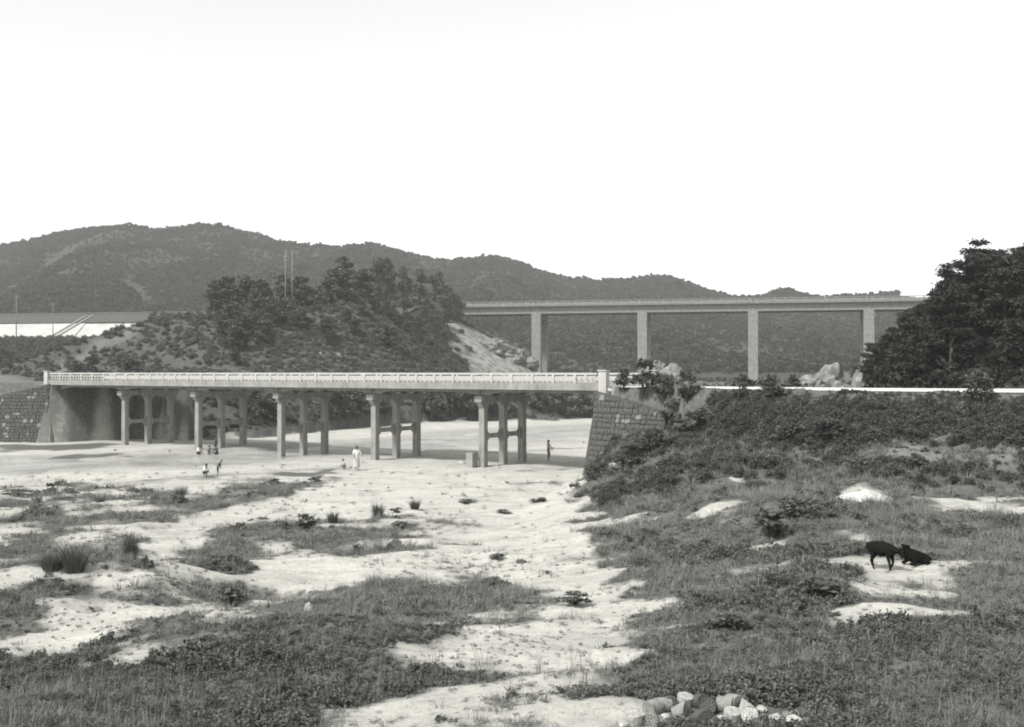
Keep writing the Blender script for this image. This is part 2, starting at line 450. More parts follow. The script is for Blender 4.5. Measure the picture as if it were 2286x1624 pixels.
class MB:
    """collects simple solids into one mesh"""
    def __init__(s): s.v, s.f = [], []
    def add(s, v, f):
        b = len(s.v); s.v += [tuple(map(float, q)) for q in v]; s.f += [tuple(b + i for i in q) for q in f]
        return s
    def box(s, x0, x1, y0, y1, z0, z1, tap=0.0):
        t = tap
        v = [(x0, y0, z0), (x1, y0, z0), (x1, y1, z0), (x0, y1, z0), (x0 + t, y0 + t, z1), (x1 - t, y0 + t, z1), (x1 - t, y1 - t, z1), (x0 + t, y1 - t, z1)]
        return s.add(v, [(3, 2, 1, 0), (4, 5, 6, 7), (0, 1, 5, 4), (1, 2, 6, 5), (2, 3, 7, 6), (3, 0, 4, 7)])
    def hexa(s, v):
        return s.add(v, [(3, 2, 1, 0), (4, 5, 6, 7), (0, 1, 5, 4), (1, 2, 6, 5), (2, 3, 7, 6), (3, 0, 4, 7)])
    def prism(s, poly, y0, y1):
        """poly in (x, z), extruded along y"""
        n = len(poly)
        v = [(x, y0, z) for x, z in poly] + [(x, y1, z) for x, z in poly]
        f = [tuple(range(n)), tuple(range(2 * n - 1, n - 1, -1))]
        f += [(i, i + n, (i + 1) % n + n, (i + 1) % n) for i in range(n)]
        return s.add(v, f)
    def tube(s, pts, rad, seg=8, cap=True):
        pts = [Vector(p) for p in pts]; n = len(pts); rings = []
        for i, p in enumerate(pts):
            d = (pts[min(i + 1, n - 1)] - pts[max(i - 1, 0)]).normalized()
            a = d.orthogonal().normalized() if i == 0 else (a - d * a.dot(d)).normalized()
            b = d.cross(a)
            r = rad[i] if hasattr(rad, '__len__') else rad
            rings.append([p + (a * math.cos(k * 2 * math.pi / seg) + b * math.sin(k * 2 * math.pi / seg)) * r for k in range(seg)])
        v = [q for r in rings for q in r]; f = []
        for i in range(n - 1):
            for k in range(seg):
                f.append((i * seg + k, i * seg + (k + 1) % seg, (i + 1) * seg + (k + 1) % seg, (i + 1) * seg + k))
        if cap: f += [tuple(range(seg - 1, -1, -1)), tuple(range((n - 1) * seg, n * seg))]
        return s.add(v, f)
    def ball(s, c, r, seg=8, rings=5):
        v, f = [], []
        rx, ry, rz = r if hasattr(r, '__len__') else (r, r, r)
        for i in range(1, rings):
            th = math.pi * i / rings
            for k in range(seg):
                ph = 2 * math.pi * k / seg
                v.append((c[0] + rx * math.sin(th) * math.cos(ph), c[1] + ry * math.sin(th) * math.sin(ph), c[2] + rz * math.cos(th)))
        t = len(v); v += [(c[0], c[1], c[2] + rz), (c[0], c[1], c[2] - rz)]
        for i in range(rings - 2):
            for k in range(seg):
                f.append((i * seg + k, (i + 1) * seg + k, (i + 1) * seg + (k + 1) % seg, i * seg + (k + 1) % seg))
        for k in range(seg):
            f.append((t, k, (k + 1) % seg)); f.append((t + 1, (rings - 2) * seg + (k + 1) % seg, (rings - 2) * seg + k))
        return s.add(v, f)
    def build(s, name, mat, parent=None, smooth=False, **k):
        return obj(name, mesh(name, s.v, s.f, mat, smooth), parent, **k)

def bevelled(me, w, seg=1):
    bm = bmesh.new(); bm.from_mesh(me)
    bmesh.ops.bevel(bm, geom=list(bm.edges), offset=w, segments=seg, affect='EDGES', clamp_overlap=True)
    bm.to_mesh(me); bm.free(); me.update()
    return me

# ------------------------------------------------------------------ ground cover map (patches of weeds and bare sand)
def polyw(pts):
    return [tuple(ground_at(u, v)[:2]) for u, v in pts]
def zA(pts):  # from an enlargement of the left foreground
    return [S(x / 1.633, 1200 + y / 1.633) for x, y in pts]
def zB(pts):  # right foreground
    return [S(1850 + x / 2.477, 1250 + y / 2.477) for x, y in pts]
def zC(pts):  # by the right abutment
    return [S(1200 + x / 3.249, 1250 + y / 3.249) for x, y in pts]

PATCH = [
    (0.44, zA([(-60, 190), (700, 165), (1450, 120), (1400, 180), (1100, 270), (800, 340), (600, 420), (420, 560), (-60, 640)])),
    (0.3, zA([(620, 430), (1300, 330), (2000, 330), (2286, 420), (1700, 500), (1300, 500), (700, 560)])),
    # weeds on the river flat
    (0.95, [(374, 1393), (485, 1378), (581, 1363), (672, 1343), (747, 1332), (858, 1312), (960, 1302), (1050, 1292), (1155, 1292), (1200, 1330), (1070, 1363), (1035, 1403), (990, 1428), (1010, 1464), (1060, 1479), (1120, 1500), (1060, 1520), (960, 1534), (858, 1560), (747, 1590), (656, 1650), (-90, 1650), (-90, 1470), (110, 1452), (240, 1442), (300, 1470), (350, 1450)]),
    (0.45, [(1040, 1400), (1150, 1360), (1280, 1390), (1310, 1440), (1300, 1560), (1150, 1560), (1000, 1545), (1060, 1490)]),
    (0.9, [(-60, 1302), (60, 1305), (116, 1330), (110, 1370), (40, 1385), (-60, 1400)]),
    (0.66, zA([(750, 560), (830, 480), (900, 440), (1050, 400), (1250, 360), (1450, 340), (1650, 330), (1900, 340), (1850, 390), (1600, 440), (1400, 500), (1200, 500), (1050, 560), (1050, 610), (1180, 650), (1230, 700), (1050, 720), (950, 690), (850, 640), (780, 610)])),
    (0.85, zA([(900, 660), (1000, 600), (1060, 620), (1180, 660), (1220, 695), (1050, 715)])),
    (0.6, zA([(0, 355), (140, 335), (150, 345), (0, 380)])),
    (0.75, zA([(120, 365), (380, 345), (700, 312), (800, 305), (760, 322), (400, 378), (200, 398)])),
    (0.75, zA([(880, 277), (1000, 262), (1000, 277), (890, 287)])),
    (0.55, zA([(700, 170), (950, 150), (1000, 170), (1190, 130), (1440, 130), (1450, 165), (1250, 215), (1050, 245), (820, 252), (760, 232), (900, 185)])),
    (0.9, zA([(-50, 15), (450, 0), (470, 18), (-50, 40)])),
    (0.9, zA([(200, 72), (560, 42), (560, 62), (210, 80)])),
    (0.45, zA([(0, 400), (200, 400), (420, 420), (450, 520), (200, 600), (0, 610)])),
    (0.8, zA([(220, 500), (300, 470), (420, 440), (440, 530), (300, 580), (240, 560)])),
    (0.55, zA([(620, 640), (780, 620), (790, 760), (640, 790)])),
    (0.6, zC([(600, 110), (700, 80), (1050, 40), (1250, 20), (1250, 60), (900, 100), (690, 120)])),
    (0.55, zC([(650, 180), (850, 190), (1030, 180), (1030, 215), (700, 200)])),
    (0.6, zC([(1050, 270), (1200, 262), (1450, 330), (1300, 335), (1080, 300)])),
    # bare ground inside the weeds
    (0.0, [(262, 1432), (300, 1428), (335, 1470), (320, 1512), (285, 1515), (270, 1480)]),
    (0.3, [(420, 1410), (480, 1402), (565, 1405), (555, 1425), (470, 1442), (425, 1455)]),
    (0.14, [(1080, 1475), (1210, 1435), (1330, 1445), (1345, 1520), (1330, 1650), (960, 1650), (900, 1585), (1000, 1545), (1060, 1510)]),
    (0.04, [(1040, 1485), (1200, 1455), (1335, 1460), (1345, 1545), (1200, 1560), (1060, 1550)]),
    (0.05, [(1150, 1272), (1180, 1260), (1240, 1285), (1330, 1330), (1385, 1375), (1380, 1412), (1310, 1440), (1270, 1400), (1330, 1385), (1300, 1345), (1200, 1300)]),
    (0.08, [(1000, 1440), (1080, 1380), (1130, 1390), (1180, 1400), (1150, 1430), (1080, 1450), (1110, 1470), (1060, 1490), (1000, 1455)]),
    (0.1, [(1210, 1480), (1270, 1450), (1310, 1480), (1350, 1520), (1330, 1540), (1230, 1520)]),
    (0.12, [(690, 1660), (760, 1602), (900, 1572), (1000, 1557), (1150, 1562), (1200, 1580), (1290, 1570), (1310, 1660)]),
    (0.0, zB([(1040, 215), (1190, 172), (1270, 195), (1400, 215), (1380, 238), (1250, 248), (1100, 243)])),
    (0.1, zB([(1600, 265), (1800, 240), (2300, 270), (2300, 400), (2100, 380), (1900, 330), (1650, 290)])),
    (0.1, zB([(310, 85), (400, 85), (425, 135), (350, 118)])),
    (0.25, zB([(0, 395), (110, 350), (330, 280), (460, 285), (400, 340), (360, 410), (200, 430), (100, 405)])),
    (0.15, zB([(420, 570), (530, 510), (700, 480), (830, 470), (760, 560), (500, 590)])),
    (0.15, zB([(980, 470), (1100, 438), (1200, 478), (1270, 535), (1180, 535)])),
    (0.1, zB([(300, 700), (500, 660), (700, 630), (900, 600), (1200, 640), (1250, 720), (1500, 690), (1700, 700), (1600, 735), (1480, 760), (1520, 800), (1420, 905), (1200, 890), (1150, 760), (900, 690), (600, 740), (350, 780), (100, 860), (0, 905), (0, 860), (200, 760)])),
    (0.2, zB([(1500, 788), (1780, 798), (1750, 828), (1530, 818)])),
    (0.15, zB([(1580, 888), (1680, 863), (1780, 902), (1600, 908)])),
    (0.15, zB([(1370, 1000), (1450, 983), (1640, 1000), (1500, 1042), (1400, 1062), (1250, 1090), (1180, 1112), (1060, 1040), (1050, 1000), (1200, 960), (1250, 990)])),
    (0.2, zB([(1800, 1030), (1900, 1013), (1950, 1040), (1830, 1052)])),
    (0.25, zB([(1800, 520), (1900, 508), (1930, 530), (1830, 542)])),
    (0.25, zB([(1920, 656), (2290, 688), (2290, 704), (1940, 682)])),
    (0.4, zB([(1240, 382), (1480, 350), (1620, 386), (1400, 392)])),
    (0.3, zC([(1280, 560), (1500, 530), (1780, 520), (1760, 580), (1400, 590)])),
    (0.25, zC([(950, 820), (1200, 805), (1850, 812), (1500, 835), (1100, 850)])),
    (0.3, zC([(1290, 720), (1480, 722), (1480, 738), (1300, 740)])),
    (0.3, zC([(1950, 1220), (2120, 1130), (2274, 1120), (2274, 1180), (2100, 1200)])),
    (0.35, zC([(1500, 170), (1760, 130), (1900, 100), (1900, 112), (1700, 170), (1520, 190)])),
]
PATCHW = [(lv, polyw(p)) for lv, p in PATCH]

def veg_mask(X, Y):
    d, sd, _ = pl(X, Y, SOFT_R)
    nz = fbm(X / 1.5, Y / 1.5, 91, 4)
    w = 0.5 + 0.012 * Y
    v = sstep(-w, w, d * sd - 0.6 + nz * (0.5 + 0.01 * Y))
    near = Y < 9
    v = np.where(near, 0.9, v)
    db, sb, _ = pl(X, Y, BANK_L)
    v = np.maximum(v, sstep(-1.5, 0.5, np.where(sb < 0, db, -db) + nz * 0.8))
    for lv, P in PATCHW:
        xs = [p[0] for p in P]; ys = [p[1] for p in P]
        bb = (X > min(xs) - 3) & (X < max(xs) + 3) & (Y > min(ys) - 3) & (Y < max(ys) + 3)
        if not bb.any(): continue
        xx, yy = X[bb], Y[bb]
        dd, _, _ = pl(xx, yy, P + [P[0]])
        sgn = np.where(inpoly(xx, yy, P), dd, -dd)
        sz = max(0.2, min(1.3, 0.33 * math.sqrt((max(xs) - min(xs)) * (max(ys) - min(ys)))))
        k = sstep(-sz, sz, sgn + (0.45 * sz if lv > 0.8 else 0.0) + nz[bb] * sz * 0.8)
        v[bb] = lerp(v[bb], lv, k)
    m2 = fbm(X / (0.9 + 0.02 * Y), Y / (0.5 + 0.012 * Y), 95, 4)
    return np.clip(v + m2 * 2.6 * v * (1 - v), 0, 1)

WETLINES = [polyw(q) for q in ([(-40, 1172), (140, 1158), (280, 1150), (420, 1132), (560, 1108), (660, 1080)], [(-40, 1048), (200, 1044), (480, 1024), (640, 1022)], [(-40, 1088), (300, 1076), (450, 1064), (620, 1052), (760, 1046)], [(900, 1000), (1100, 1010), (1300, 1000)])]
KNPATH = polyw([(122, 838), (170, 806), (215, 778), (250, 757), (300, 742)])
def extra_masks(X, Y, Z):
    rock = np.zeros_like(X); pale = np.zeros_like(X)
    # bare rock slope under the end of the viaduct
    e = ((X + 1.0) / 16) ** 2 + ((Y - 282) / 30) ** 2
    rock = np.maximum(rock, sstep(0.25, -0.15, e - 0.75 + 0.45 * fbm(X / 5, Y / 8, 15, 4)))
    # cut face at the left foot of the wooded hill
    q = sstep(1.6, 0.4, np.abs(X - 0.30 * (Y - 62) - 20.6)) * sstep(60.5, 62, Y) * (Y < 84)
    rock = np.maximum(rock, q * 0.75 * (0.5 + 0.5 * sstep(-0.2, 0.2, fbm(X / 1.5, Y / 2, 19, 3))))
    ins = inpoly(X, Y, FOOT)
    pale = np.where(ins, sstep(-0.1, 0.6, fbm(X / 14, Y / 14, 25, 4)) * 0.06, 0)
    dpt, _, _ = pl(X, Y, KNPATH)
    pale = np.maximum(pale, sstep(1.6, 0.6, dpt))
    dl, _, _ = pl(X, Y, ROAD_L)
    pale = np.maximum(pale, 0.7 * (1 - sstep(3.2, 4.0, dl)) * (X < -42))
    # worn grass strips on the terrace below the road
    for u0, v0, u1, v1, ww in ((1690, 1022, 2010, 1005, 1.0), (1990, 1018, 2290, 1012, 0.9)):
        a, b = ground_at(u0, v0, False), ground_at(u1, v1, False)
        dd, _, _ = pl(X, Y, [tuple(a[:2]), tuple(b[:2])])
        pale = np.maximum(pale, 0.85 * sstep(ww, 0.3, dd + 0.4 * fbm(X / 2, Y / 2, 33, 3)))
    dc, _, pc = pl(X, Y, CHAN)
    wet = (1 - sstep(6, 12, dc + 2.5 * fbm(X / 6, Y / 6, 43, 3))) * 0.8
    for q in WETLINES:
        dq, _, _ = pl(X, Y, q)
        wet = np.maximum(wet, sstep(1.3, 0.3, dq + 0.7 * fbm(X / 2.5, Y / 1.5, 47, 3)))
    return rock, pale, wet

# ------------------------------------------------------------------ terrain sheet
def axis(core, grow, limit):
    a = list(core)
    st = a[-1] - a[-2]
    while a[-1] < limit:
        st *= grow; a.append(a[-1] + st)
    return a
xp = axis(np.arange(0, 32, 0.24), 1.045, 1500); xn = axis(np.arange(0, 26, 0.24), 1.045, 1500)
XS = np.array([-x for x in xn[::-1]][:-1] + xp)
YS = np.array(axis(np.concatenate([np.arange(-40, -6, 4), np.arange(-6, 5, 0.5), np.arange(5, 16, 0.13), np.arange(16, 32, 0.2), np.arange(32, 76, 0.36), np.arange(76, 150, 0.9), np.arange(150, 330, 2.2)]), 1.02, 1700))
GX, GY = np.meshgrid(XS, YS)
fx, fy = GX.ravel(), GY.ravel()
fz = height(fx, fy)
veg = veg_mask(fx, fy)
rockm, palem, wetm = extra_masks(fx, fy, fz)
veg = np.where(fy > 300, 1.0, veg)
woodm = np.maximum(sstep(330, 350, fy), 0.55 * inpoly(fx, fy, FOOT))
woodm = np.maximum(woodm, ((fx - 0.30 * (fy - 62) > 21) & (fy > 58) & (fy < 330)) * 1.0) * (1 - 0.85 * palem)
NXX, NYY = len(XS), len(YS)

cxf, cyf = (GX[:-1, :-1] + GX[1:, 1:]) / 2, (GY[:-1, :-1] + GY[1:, 1:]) / 2
fcx, fcy = cxf.ravel(), cyf.ravel()
ii, jj = np.meshgrid(np.arange(NYY - 1), np.arange(NXX - 1), indexing='ij')
q0 = (ii * NXX + jj).ravel()
quads = np.stack([q0, q0 + 1, q0 + NXX + 1, q0 + NXX], 1)
u_f = fcx / np.maximum(fcy, 1)
Yf_f = np.interp(u_f, [-0.6, -0.2, 0.0, 0.1, 0.6], [385, 380, 370, 345, 340])
is_far = fcy > Yf_f - 15
is_knoll = inpoly(fcx, fcy, FOOT) & ~is_far
is_wood = (fcx - 0.30 * (fcy - 62) > 19.9) & (fcy > np.interp(fcx, [15, 22, 30, 45], [63, 61.5, 58.5, 56])) & (fcy < 200) & (fcx < 220) & ~is_far
region = np.where(is_far, 3, np.where(is_knoll, 1, np.where(is_wood, 2, 0)))
for rid, nm, lab in ((0, 'ground', 'sandy river bed with weedy banks and terrace'), (1, 'knoll', 'scrubby knoll behind the low bridge'),
                     (2, 'wooded_hillside', 'steep wooded hillside beside the road on the right'), (3, 'hills', 'long wooded hills along the skyline')):
    f = quads[region == rid]
    used = np.unique(f)
    remap = np.full(len(fx), -1); remap[used] = np.arange(len(used))
    me = bpy.data.meshes.new(nm)
    nv, nf = len(used), len(f)
    me.vertices.add(nv); me.loops.add(nf * 4); me.polygons.add(nf)
    me.vertices.foreach_set('co', np.stack([fx[used], fy[used], fz[used]], 1).astype(np.float32).ravel())
    me.loops.foreach_set('vertex_index', remap[f].astype(np.int32).ravel())
    me.polygons.foreach_set('loop_start', np.arange(0, nf * 4, 4, dtype=np.int32))
    me.polygons.foreach_set('loop_total', np.full(nf, 4, dtype=np.int32))
    me.polygons.foreach_set('use_smooth', np.ones(nf, bool))
    me.update(calc_edges=True); me.validate()
    for an, arr in (('veg', veg), ('rock', rockm), ('pale', palem), ('wet', wetm), ('wood', woodm)):
        a = me.attributes.new(an, 'FLOAT', 'POINT'); a.data.foreach_set('value', arr[used].astype(np.float32))
    me.materials.append(M_TERR)
    tag(obj(nm, me), lab, None, None, 'structure')

# ------------------------------------------------------------------ stream
def ribbon(name, pts, hw, z, mat, step=2.0):
    P = [Vector((p[0], p[1])) for p in pts]; out = []
    for i in range(len(P) - 1):
        n = max(1, int((P[i + 1] - P[i]).length / step))
        for k in range(n): out.append((P[i].lerp(P[i + 1], k / n), i + k / n))
    out.append((P[-1], len(P) - 1))
    for _ in range(3):
        out = [out[0]] + [((out[i - 1][0] + out[i][0] * 2 + out[i + 1][0]) / 4, out[i][1]) for i in range(1, len(out) - 1)] + [out[-1]]
    v, f = [], []
    for i, (p, t) in enumerate(out):
        d = (out[min(i + 1, len(out) - 1)][0] - out[max(i - 1, 0)][0]).normalized(); nn = Vector((-d.y, d.x))
        h = hw(t) if callable(hw) else hw
        for k in (-1, 1):
            q = p + nn * h * k
            v.append((q.x, q.y, z(q.x, q.y) if callable(z) else z))
    for i in range(len(out) - 1): f.append((2 * i, 2 * i + 2, 2 * i + 3, 2 * i + 1))
    bm = bmesh.new(); me = mesh(name, v, f, mat)
    bm.from_mesh(me); bmesh.ops.recalc_face_normals(bm, faces=bm.faces)
    if sum(fc.normal.z for fc in bm.faces) < 0: bmesh.ops.reverse_faces(bm, faces=bm.faces)
    bm.to_mesh(me); bm.free()
    return obj(name, me)
tag(ribbon('stream', CHAN, 10.0, -0.16, M_WATER), 'shallow stream running under the low bridge', None, None, 'structure')
tag(ribbon('road', ROAD_R, lambda t: float(np.interp(t, [0, 1, 2, 4, 5, 7], [3.0, 3.2, 3.5, 5.6, 7.2, 7.2])), Z_ROAD + 0.005, M_ROAD), 'pale gravel road along the top of the right bank', None, None, 'structure')

# ------------------------------------------------------------------ low concrete bridge
br_rot = math.atan2(DIR[1], DIR[0])
bridge = empty('concrete_bridge', (P1[0], P1[1], 0), br_rot)
tag(bridge, 'low concrete girder bridge on three-column piers over the sandy stream', 'bridge')
Z_DECK = 5.36
sb = MB(); sb.box(S_L - 0.45, S_R + 0.3, W0, W1, 5.18, Z_DECK)
sb.box(S_L - 0.45, S_R + 0.3, W0 - 0.06, W0 + 0.32, 5.12, 5.56).box(S_L - 0.45, S_R + 0.3, W1 - 0.32, W1 + 0.06, 5.12, 5.56)
obj('deck', mesh('deck', sb.v, sb.f, M_CONC), bridge)
PIERS = [0.0, 9.38, 18.75, 28.1, 37.5]
supports = [S_L] + PIERS + [S_R]
gir = {}
for i in range(len(supports) - 1):
    a, b = supports[i] + 0.03, supports[i + 1] - 0.03
    L_ = b - a
    key = round(L_, 2)
    if key not in gir:
        poly = [(0, 5.18)]
        for k in range(0, 13):
            t = k / 12; e = min(t, 1 - t) * L_
            poly.append((t * L_, 4.92 - 0.24 * max(0, 1 - e / 1.5) ** 1.3))
        poly.append((L_, 5.18))
        g = MB(); g.prism(poly, -0.17, 0.17)
        gir[key] = mesh('girder', g.v, g.f, M_CONC)
    for w in (-0.15, 1.52, 3.18, 4.85):
        obj('girder', gir[key], bridge, (a, w, 0))
# piers
def bent_mesh():
    cap = MB(); cap.box(-0.29, 0.29, -0.62, 5.32, 4.27, 4.66)
    for a, b in ((0.22, 2.13), (2.57, 4.48)):      # haunches that round the top of each opening
        r = 0.62
        for x0, sgn in ((a, 1), (b, -1)):
            n = 8
            poly = [(x0, 4.27)] + [(x0 + sgn * (r - r * math.cos(k * math.pi / 2 / n)), 4.27 - r + r * math.sin(k * math.pi / 2 / n)) for k in range(n)] + [(x0 + sgn * r, 4.27)]
            m2 = MB(); m2.prism(poly, -0.2, 0.2)
            cap.add([(y, x, z) for x, y, z in m2.v], m2.f)
    for y0, sgn in ((-0.22, -1), (4.92, 1)):
        v = MB().prism([(y0, 3.85), (y0 + sgn * 0.34, 4.27), (y0, 4.27)], -0.2, 0.2)
        cap.add([(y, x, z) for x, y, z in v.v], v.f)
    col = MB(); col.box(-0.235, 0.235, -0.235, 0.235, -0.8, 4.27, 0.012)
    beam = MB(); beam.box(-0.15, 0.15, 0.22, 2.13, 1.86, 2.16)
    for x0, sgn in ((0.22, 1), (2.13, -1)):
        for zz, zs in ((2.16, 1), (1.86, -1)):
            v = MB().prism([(x0, zz), (x0 + sgn * 0.28, zz), (x0, zz + zs * 0.28)], -0.15, 0.15)
            beam.add([(y, x, z) for x, y, z in v.v], v.f)
    out = []
    for nm, m_, bw_ in (('cap', cap, 0), ('column', col, 0.03), ('cross_beam', beam, 0)):
        me = mesh(nm, m_.v, m_.f, M_CONC)
        bm = bmesh.new(); bm.from_mesh(me); bmesh.ops.recalc_face_normals(bm, faces=bm.faces); bm.to_mesh(me); bm.free()
        if bw_: bevelled(me, bw_)
        out.append(me)
    return out
ME_CAP, ME_COLUMN, ME_BEAM = bent_mesh()
BEAMZ = [0.0, 0.05, -0.15, 0.1, 0.0]
for i, s in enumerate(PIERS):
    p = empty('pier', (s, 0, 0), 0, bridge)
    obj('cap', ME_CAP, p)
    for w in (0, 2.35, 4.7): obj('column', ME_COLUMN, p, (0, w, 0))
    for w in (0, 2.35): obj('cross_beam', ME_BEAM, p, (0, w, BEAMZ[i]))
fb = MB().box(36.75, 37.3, -0.95, -0.3, -0.3, 0.95, 0.03)
o = fb.build('footing_block', M_CONC, bridge)
# railings
rail_len = S_R - S_L + 0.4
NB = 36; BAY = rail_len / NB
pm = MB().box(-0.09, 0.09, -0.09, 0.09, 5.56, 6.19); ME_POST = bevelled(mesh('post', pm.v, pm.f, M_RAIL), 0.012)
pn = MB().box(0.09, BAY - 0.09, -0.05, 0.05, 5.66, 5.97)
for k in range(1, 4): pn.box(BAY * k / 4 - 0.05, BAY * k / 4 + 0.05, -0.045, 0.045, 5.56, 5.665)
ME_PANEL = mesh('panel', pn.v, pn.f, M_RAIL)
pn2 = MB().box(0.09, BAY - 0.09, -0.05, 0.05, 5.88, 5.97).box(0.09, BAY - 0.09, -0.05, 0.05, 5.62, 5.68)
for k in range(1, 4): pn2.box(BAY * k / 4 - 0.06, BAY * k / 4 + 0.06, -0.045, 0.045, 5.66, 5.89)
ME_OPEN = mesh('open_panel', pn2.v, pn2.f, M_RAIL)
for w in (W0 + 0.12, W1 - 0.12):
    rl = empty('railing', (S_L - 0.3, w, 0), 0, bridge)
    t = MB().box(0, rail_len, -0.08, 0.08, 6.07, 6.2); obj('top_rail', mesh('top_rail', t.v, t.f, M_RAIL), rl)
    for k in range(1, NB):
        obj('post', ME_POST, rl, (k * BAY, 0, -0.12 + 0.004))
    for k in range(NB):
        obj('panel', ME_OPEN if (k < 5 or k == NB - 1) else ME_PANEL, rl, (k * BAY, 0, 0))
ep = MB().box(-0.28, 0.28, -0.22, 0.22, 3.9, 6.30, 0.02).box(-0.31, 0.31, -0.26, 0.26, 6.30, 6.37)
ME_END = mesh('end_post', ep.v, ep.f, M_RAIL)
for s in (S_L - 0.62, S_R + 0.55):
    for w in (W0 + 0.1, W1 - 0.1): obj('end_post', ME_END, bridge, (s, w, -0.3 if (w > 0 and s < 0) else 0))

# ------------------------------------------------------------------ stone abutments, each stone its own piece
def stone_mesh(seed):
    r = random.Random(seed)
    m = MB().box(-0.5, 0.5, -0.5, 0.5, -0.5, 0.5)
    me = mesh('stone', m.v, m.f, M_STONE if seed else M_STONE2)
    for v in me.vertices:
        v.co.x += r.uniform(-.12, .12); v.co.z += r.uniform(-.14, .14); v.co.y += r.uniform(-.12, .05)
    return bevelled(me, 0.10)
STONES = [stone_mesh(k) for k in range(11)]
def wall_with_stones(name, A, B, batter, zb, ztA, ztB, label, thick=0.8, st=0.40):
    """masonry face from A to B (plan), leaning back upward; the face looks to the left of A->B as seen from above"""
    A, B = Vector(A), Vector(B)
    d = (B - A); Ln = d.length; d.normalize(); nrm = Vector((-d.y, d.x))
    root = empty(name, (A.x, A.y, 0), math.atan2(d.y, d.x))
    tag(root, label, 'stone wall')
    # local: x along, y outward, z up ; face at y = batter*(ztop - z)
    zt = max(ztA, ztB)
    fy_ = lambda z: batter * (zt - z)
    m = MB()
    v = [(0, fy_(zb), zb), (Ln, fy_(zb), zb), (Ln, -thick, zb), (0, -thick, zb), (0, fy_(ztA), ztA), (Ln, fy_(ztB), ztB), (Ln, -thick, ztB), (0, -thick, ztA)]
    m.hexa(v); bk = obj('core', mesh('core', m.v, m.f, M_MORTAR), root)
    r = random.Random(hash(name) % 1000 if False else len(label))
    z = zb + 0.1; row = 0
    while z < zt - 0.1:
        hgt = r.uniform(0.2, 0.38); x = -r.uniform(0, 0.3)
        while x < Ln - 0.05:
            wd = r.uniform(0.2, 0.5)
            x0, x1 = max(x, 0.0), min(x + wd, Ln)
            top = ztA + (ztB - ztA) * ((x0 + x1) / 2) / Ln
            z1 = min(z + hgt, top)
            if x1 - x0 > 0.15 and z1 - z > 0.14 and z1 > -0.2:
                zc = (z + z1) / 2
                o = obj('stone', r.choice(STONES), root, ((x0 + x1) / 2, fy_(zc) - 0.06 + r.uniform(-.02, .035), zc), (math.atan(batter), r.uniform(-.13, .13), r.uniform(-.06, .06)), ((x1 - x0) * 0.95, 0.26, (z1 - z) * 0.95))
            x += wd + 0.02
        z += hgt + 0.015; row += 1
    # coping
    cm = MB(); cm.hexa([(-0.02, 0.1, ztA - 0.02), (Ln + 0.02, 0.1, ztB - 0.02), (Ln + 0.02, -thick - .05, ztB - 0.02), (-0.02, -thick - .05, ztA - 0.02), (-0.02, 0.1, ztA + 0.13), (Ln + 0.02, 0.1, ztB + 0.13), (Ln + 0.02, -thick - .05, ztB + 0.13), (-0.02, -thick - .05, ztA + 0.13)])
    obj('coping', mesh('coping', cm.v, cm.f, M_STONE), root)
    return root
# right wing wall: face looks left and towards the camera when walked from its end back to the corner
wall_with_stones('wing_wall', (WR_END[0], WR_END[1]), (NR[0] + 0.05, NR[1] + 0.05), 0.16, -0.6, 3.8, 5.0, 'battered stone wing wall below the right end of the low bridge')
wall_with_stones('wing_wall', (NL[0] - 0.05, NL[1] - 0.05), (WL_END[0], WL_END[1]), 0.12, -0.6, 5.1, 2.9, 'stone wing wall left of the low bridge at the left frame edge')
# abutment breast walls
for s, sg, lab in ((S_R, 1, 'concrete abutment carrying the right end of the low bridge'), (S_L, -1, 'broad concrete abutment wall under the left end of the low bridge')):
    rt = empty('bridge_abutment', (P1[0], P1[1], 0), br_rot); tag(rt, lab, 'abutment')
    a, b = (s + 0.05, s + 1.6) if sg > 0 else (s - 1.6, s - 0.05)
    m = MB().box(a, b, W0 + 0.4, W1 - 0.4, -0.6, 4.70); obj('breast_wall', mesh('breast_wall', m.v, m.f, M_BREAST), rt)
    m = MB().box(a if sg > 0 else a, b, W0 + 0.41, W1 - 0.41, 4.70, 5.17) if False else None
    for w in (W0, W1 - 0.55):
        e = -sg * 0.16
        m = MB(); m.box(min(a, a + e), max(b, b + e), w - 0.02, w + 0.57, -0.6, 5.1)
        # battered quoin
        m.hexa([(a + (-0.75 if sg > 0 else 0), w - 0.5, -0.6), (b + (0.75 if sg < 0 else 0), w - 0.5, -0.6), (b + (0.75 if sg < 0 else 0), w + 0.5, -0.6), (a + (-0.75 if sg > 0 else 0), w + 0.5, -0.6),
                (a, w - 0.03, 4.6), (b, w - 0.03, 4.6), (b, w + 0.5, 4.6), (a, w + 0.5, 4.6)])
        obj('corner_pilaster', mesh('corner_pilaster', m.v, m.f, M_CONC if sg < 0 else M_STONE), rt)

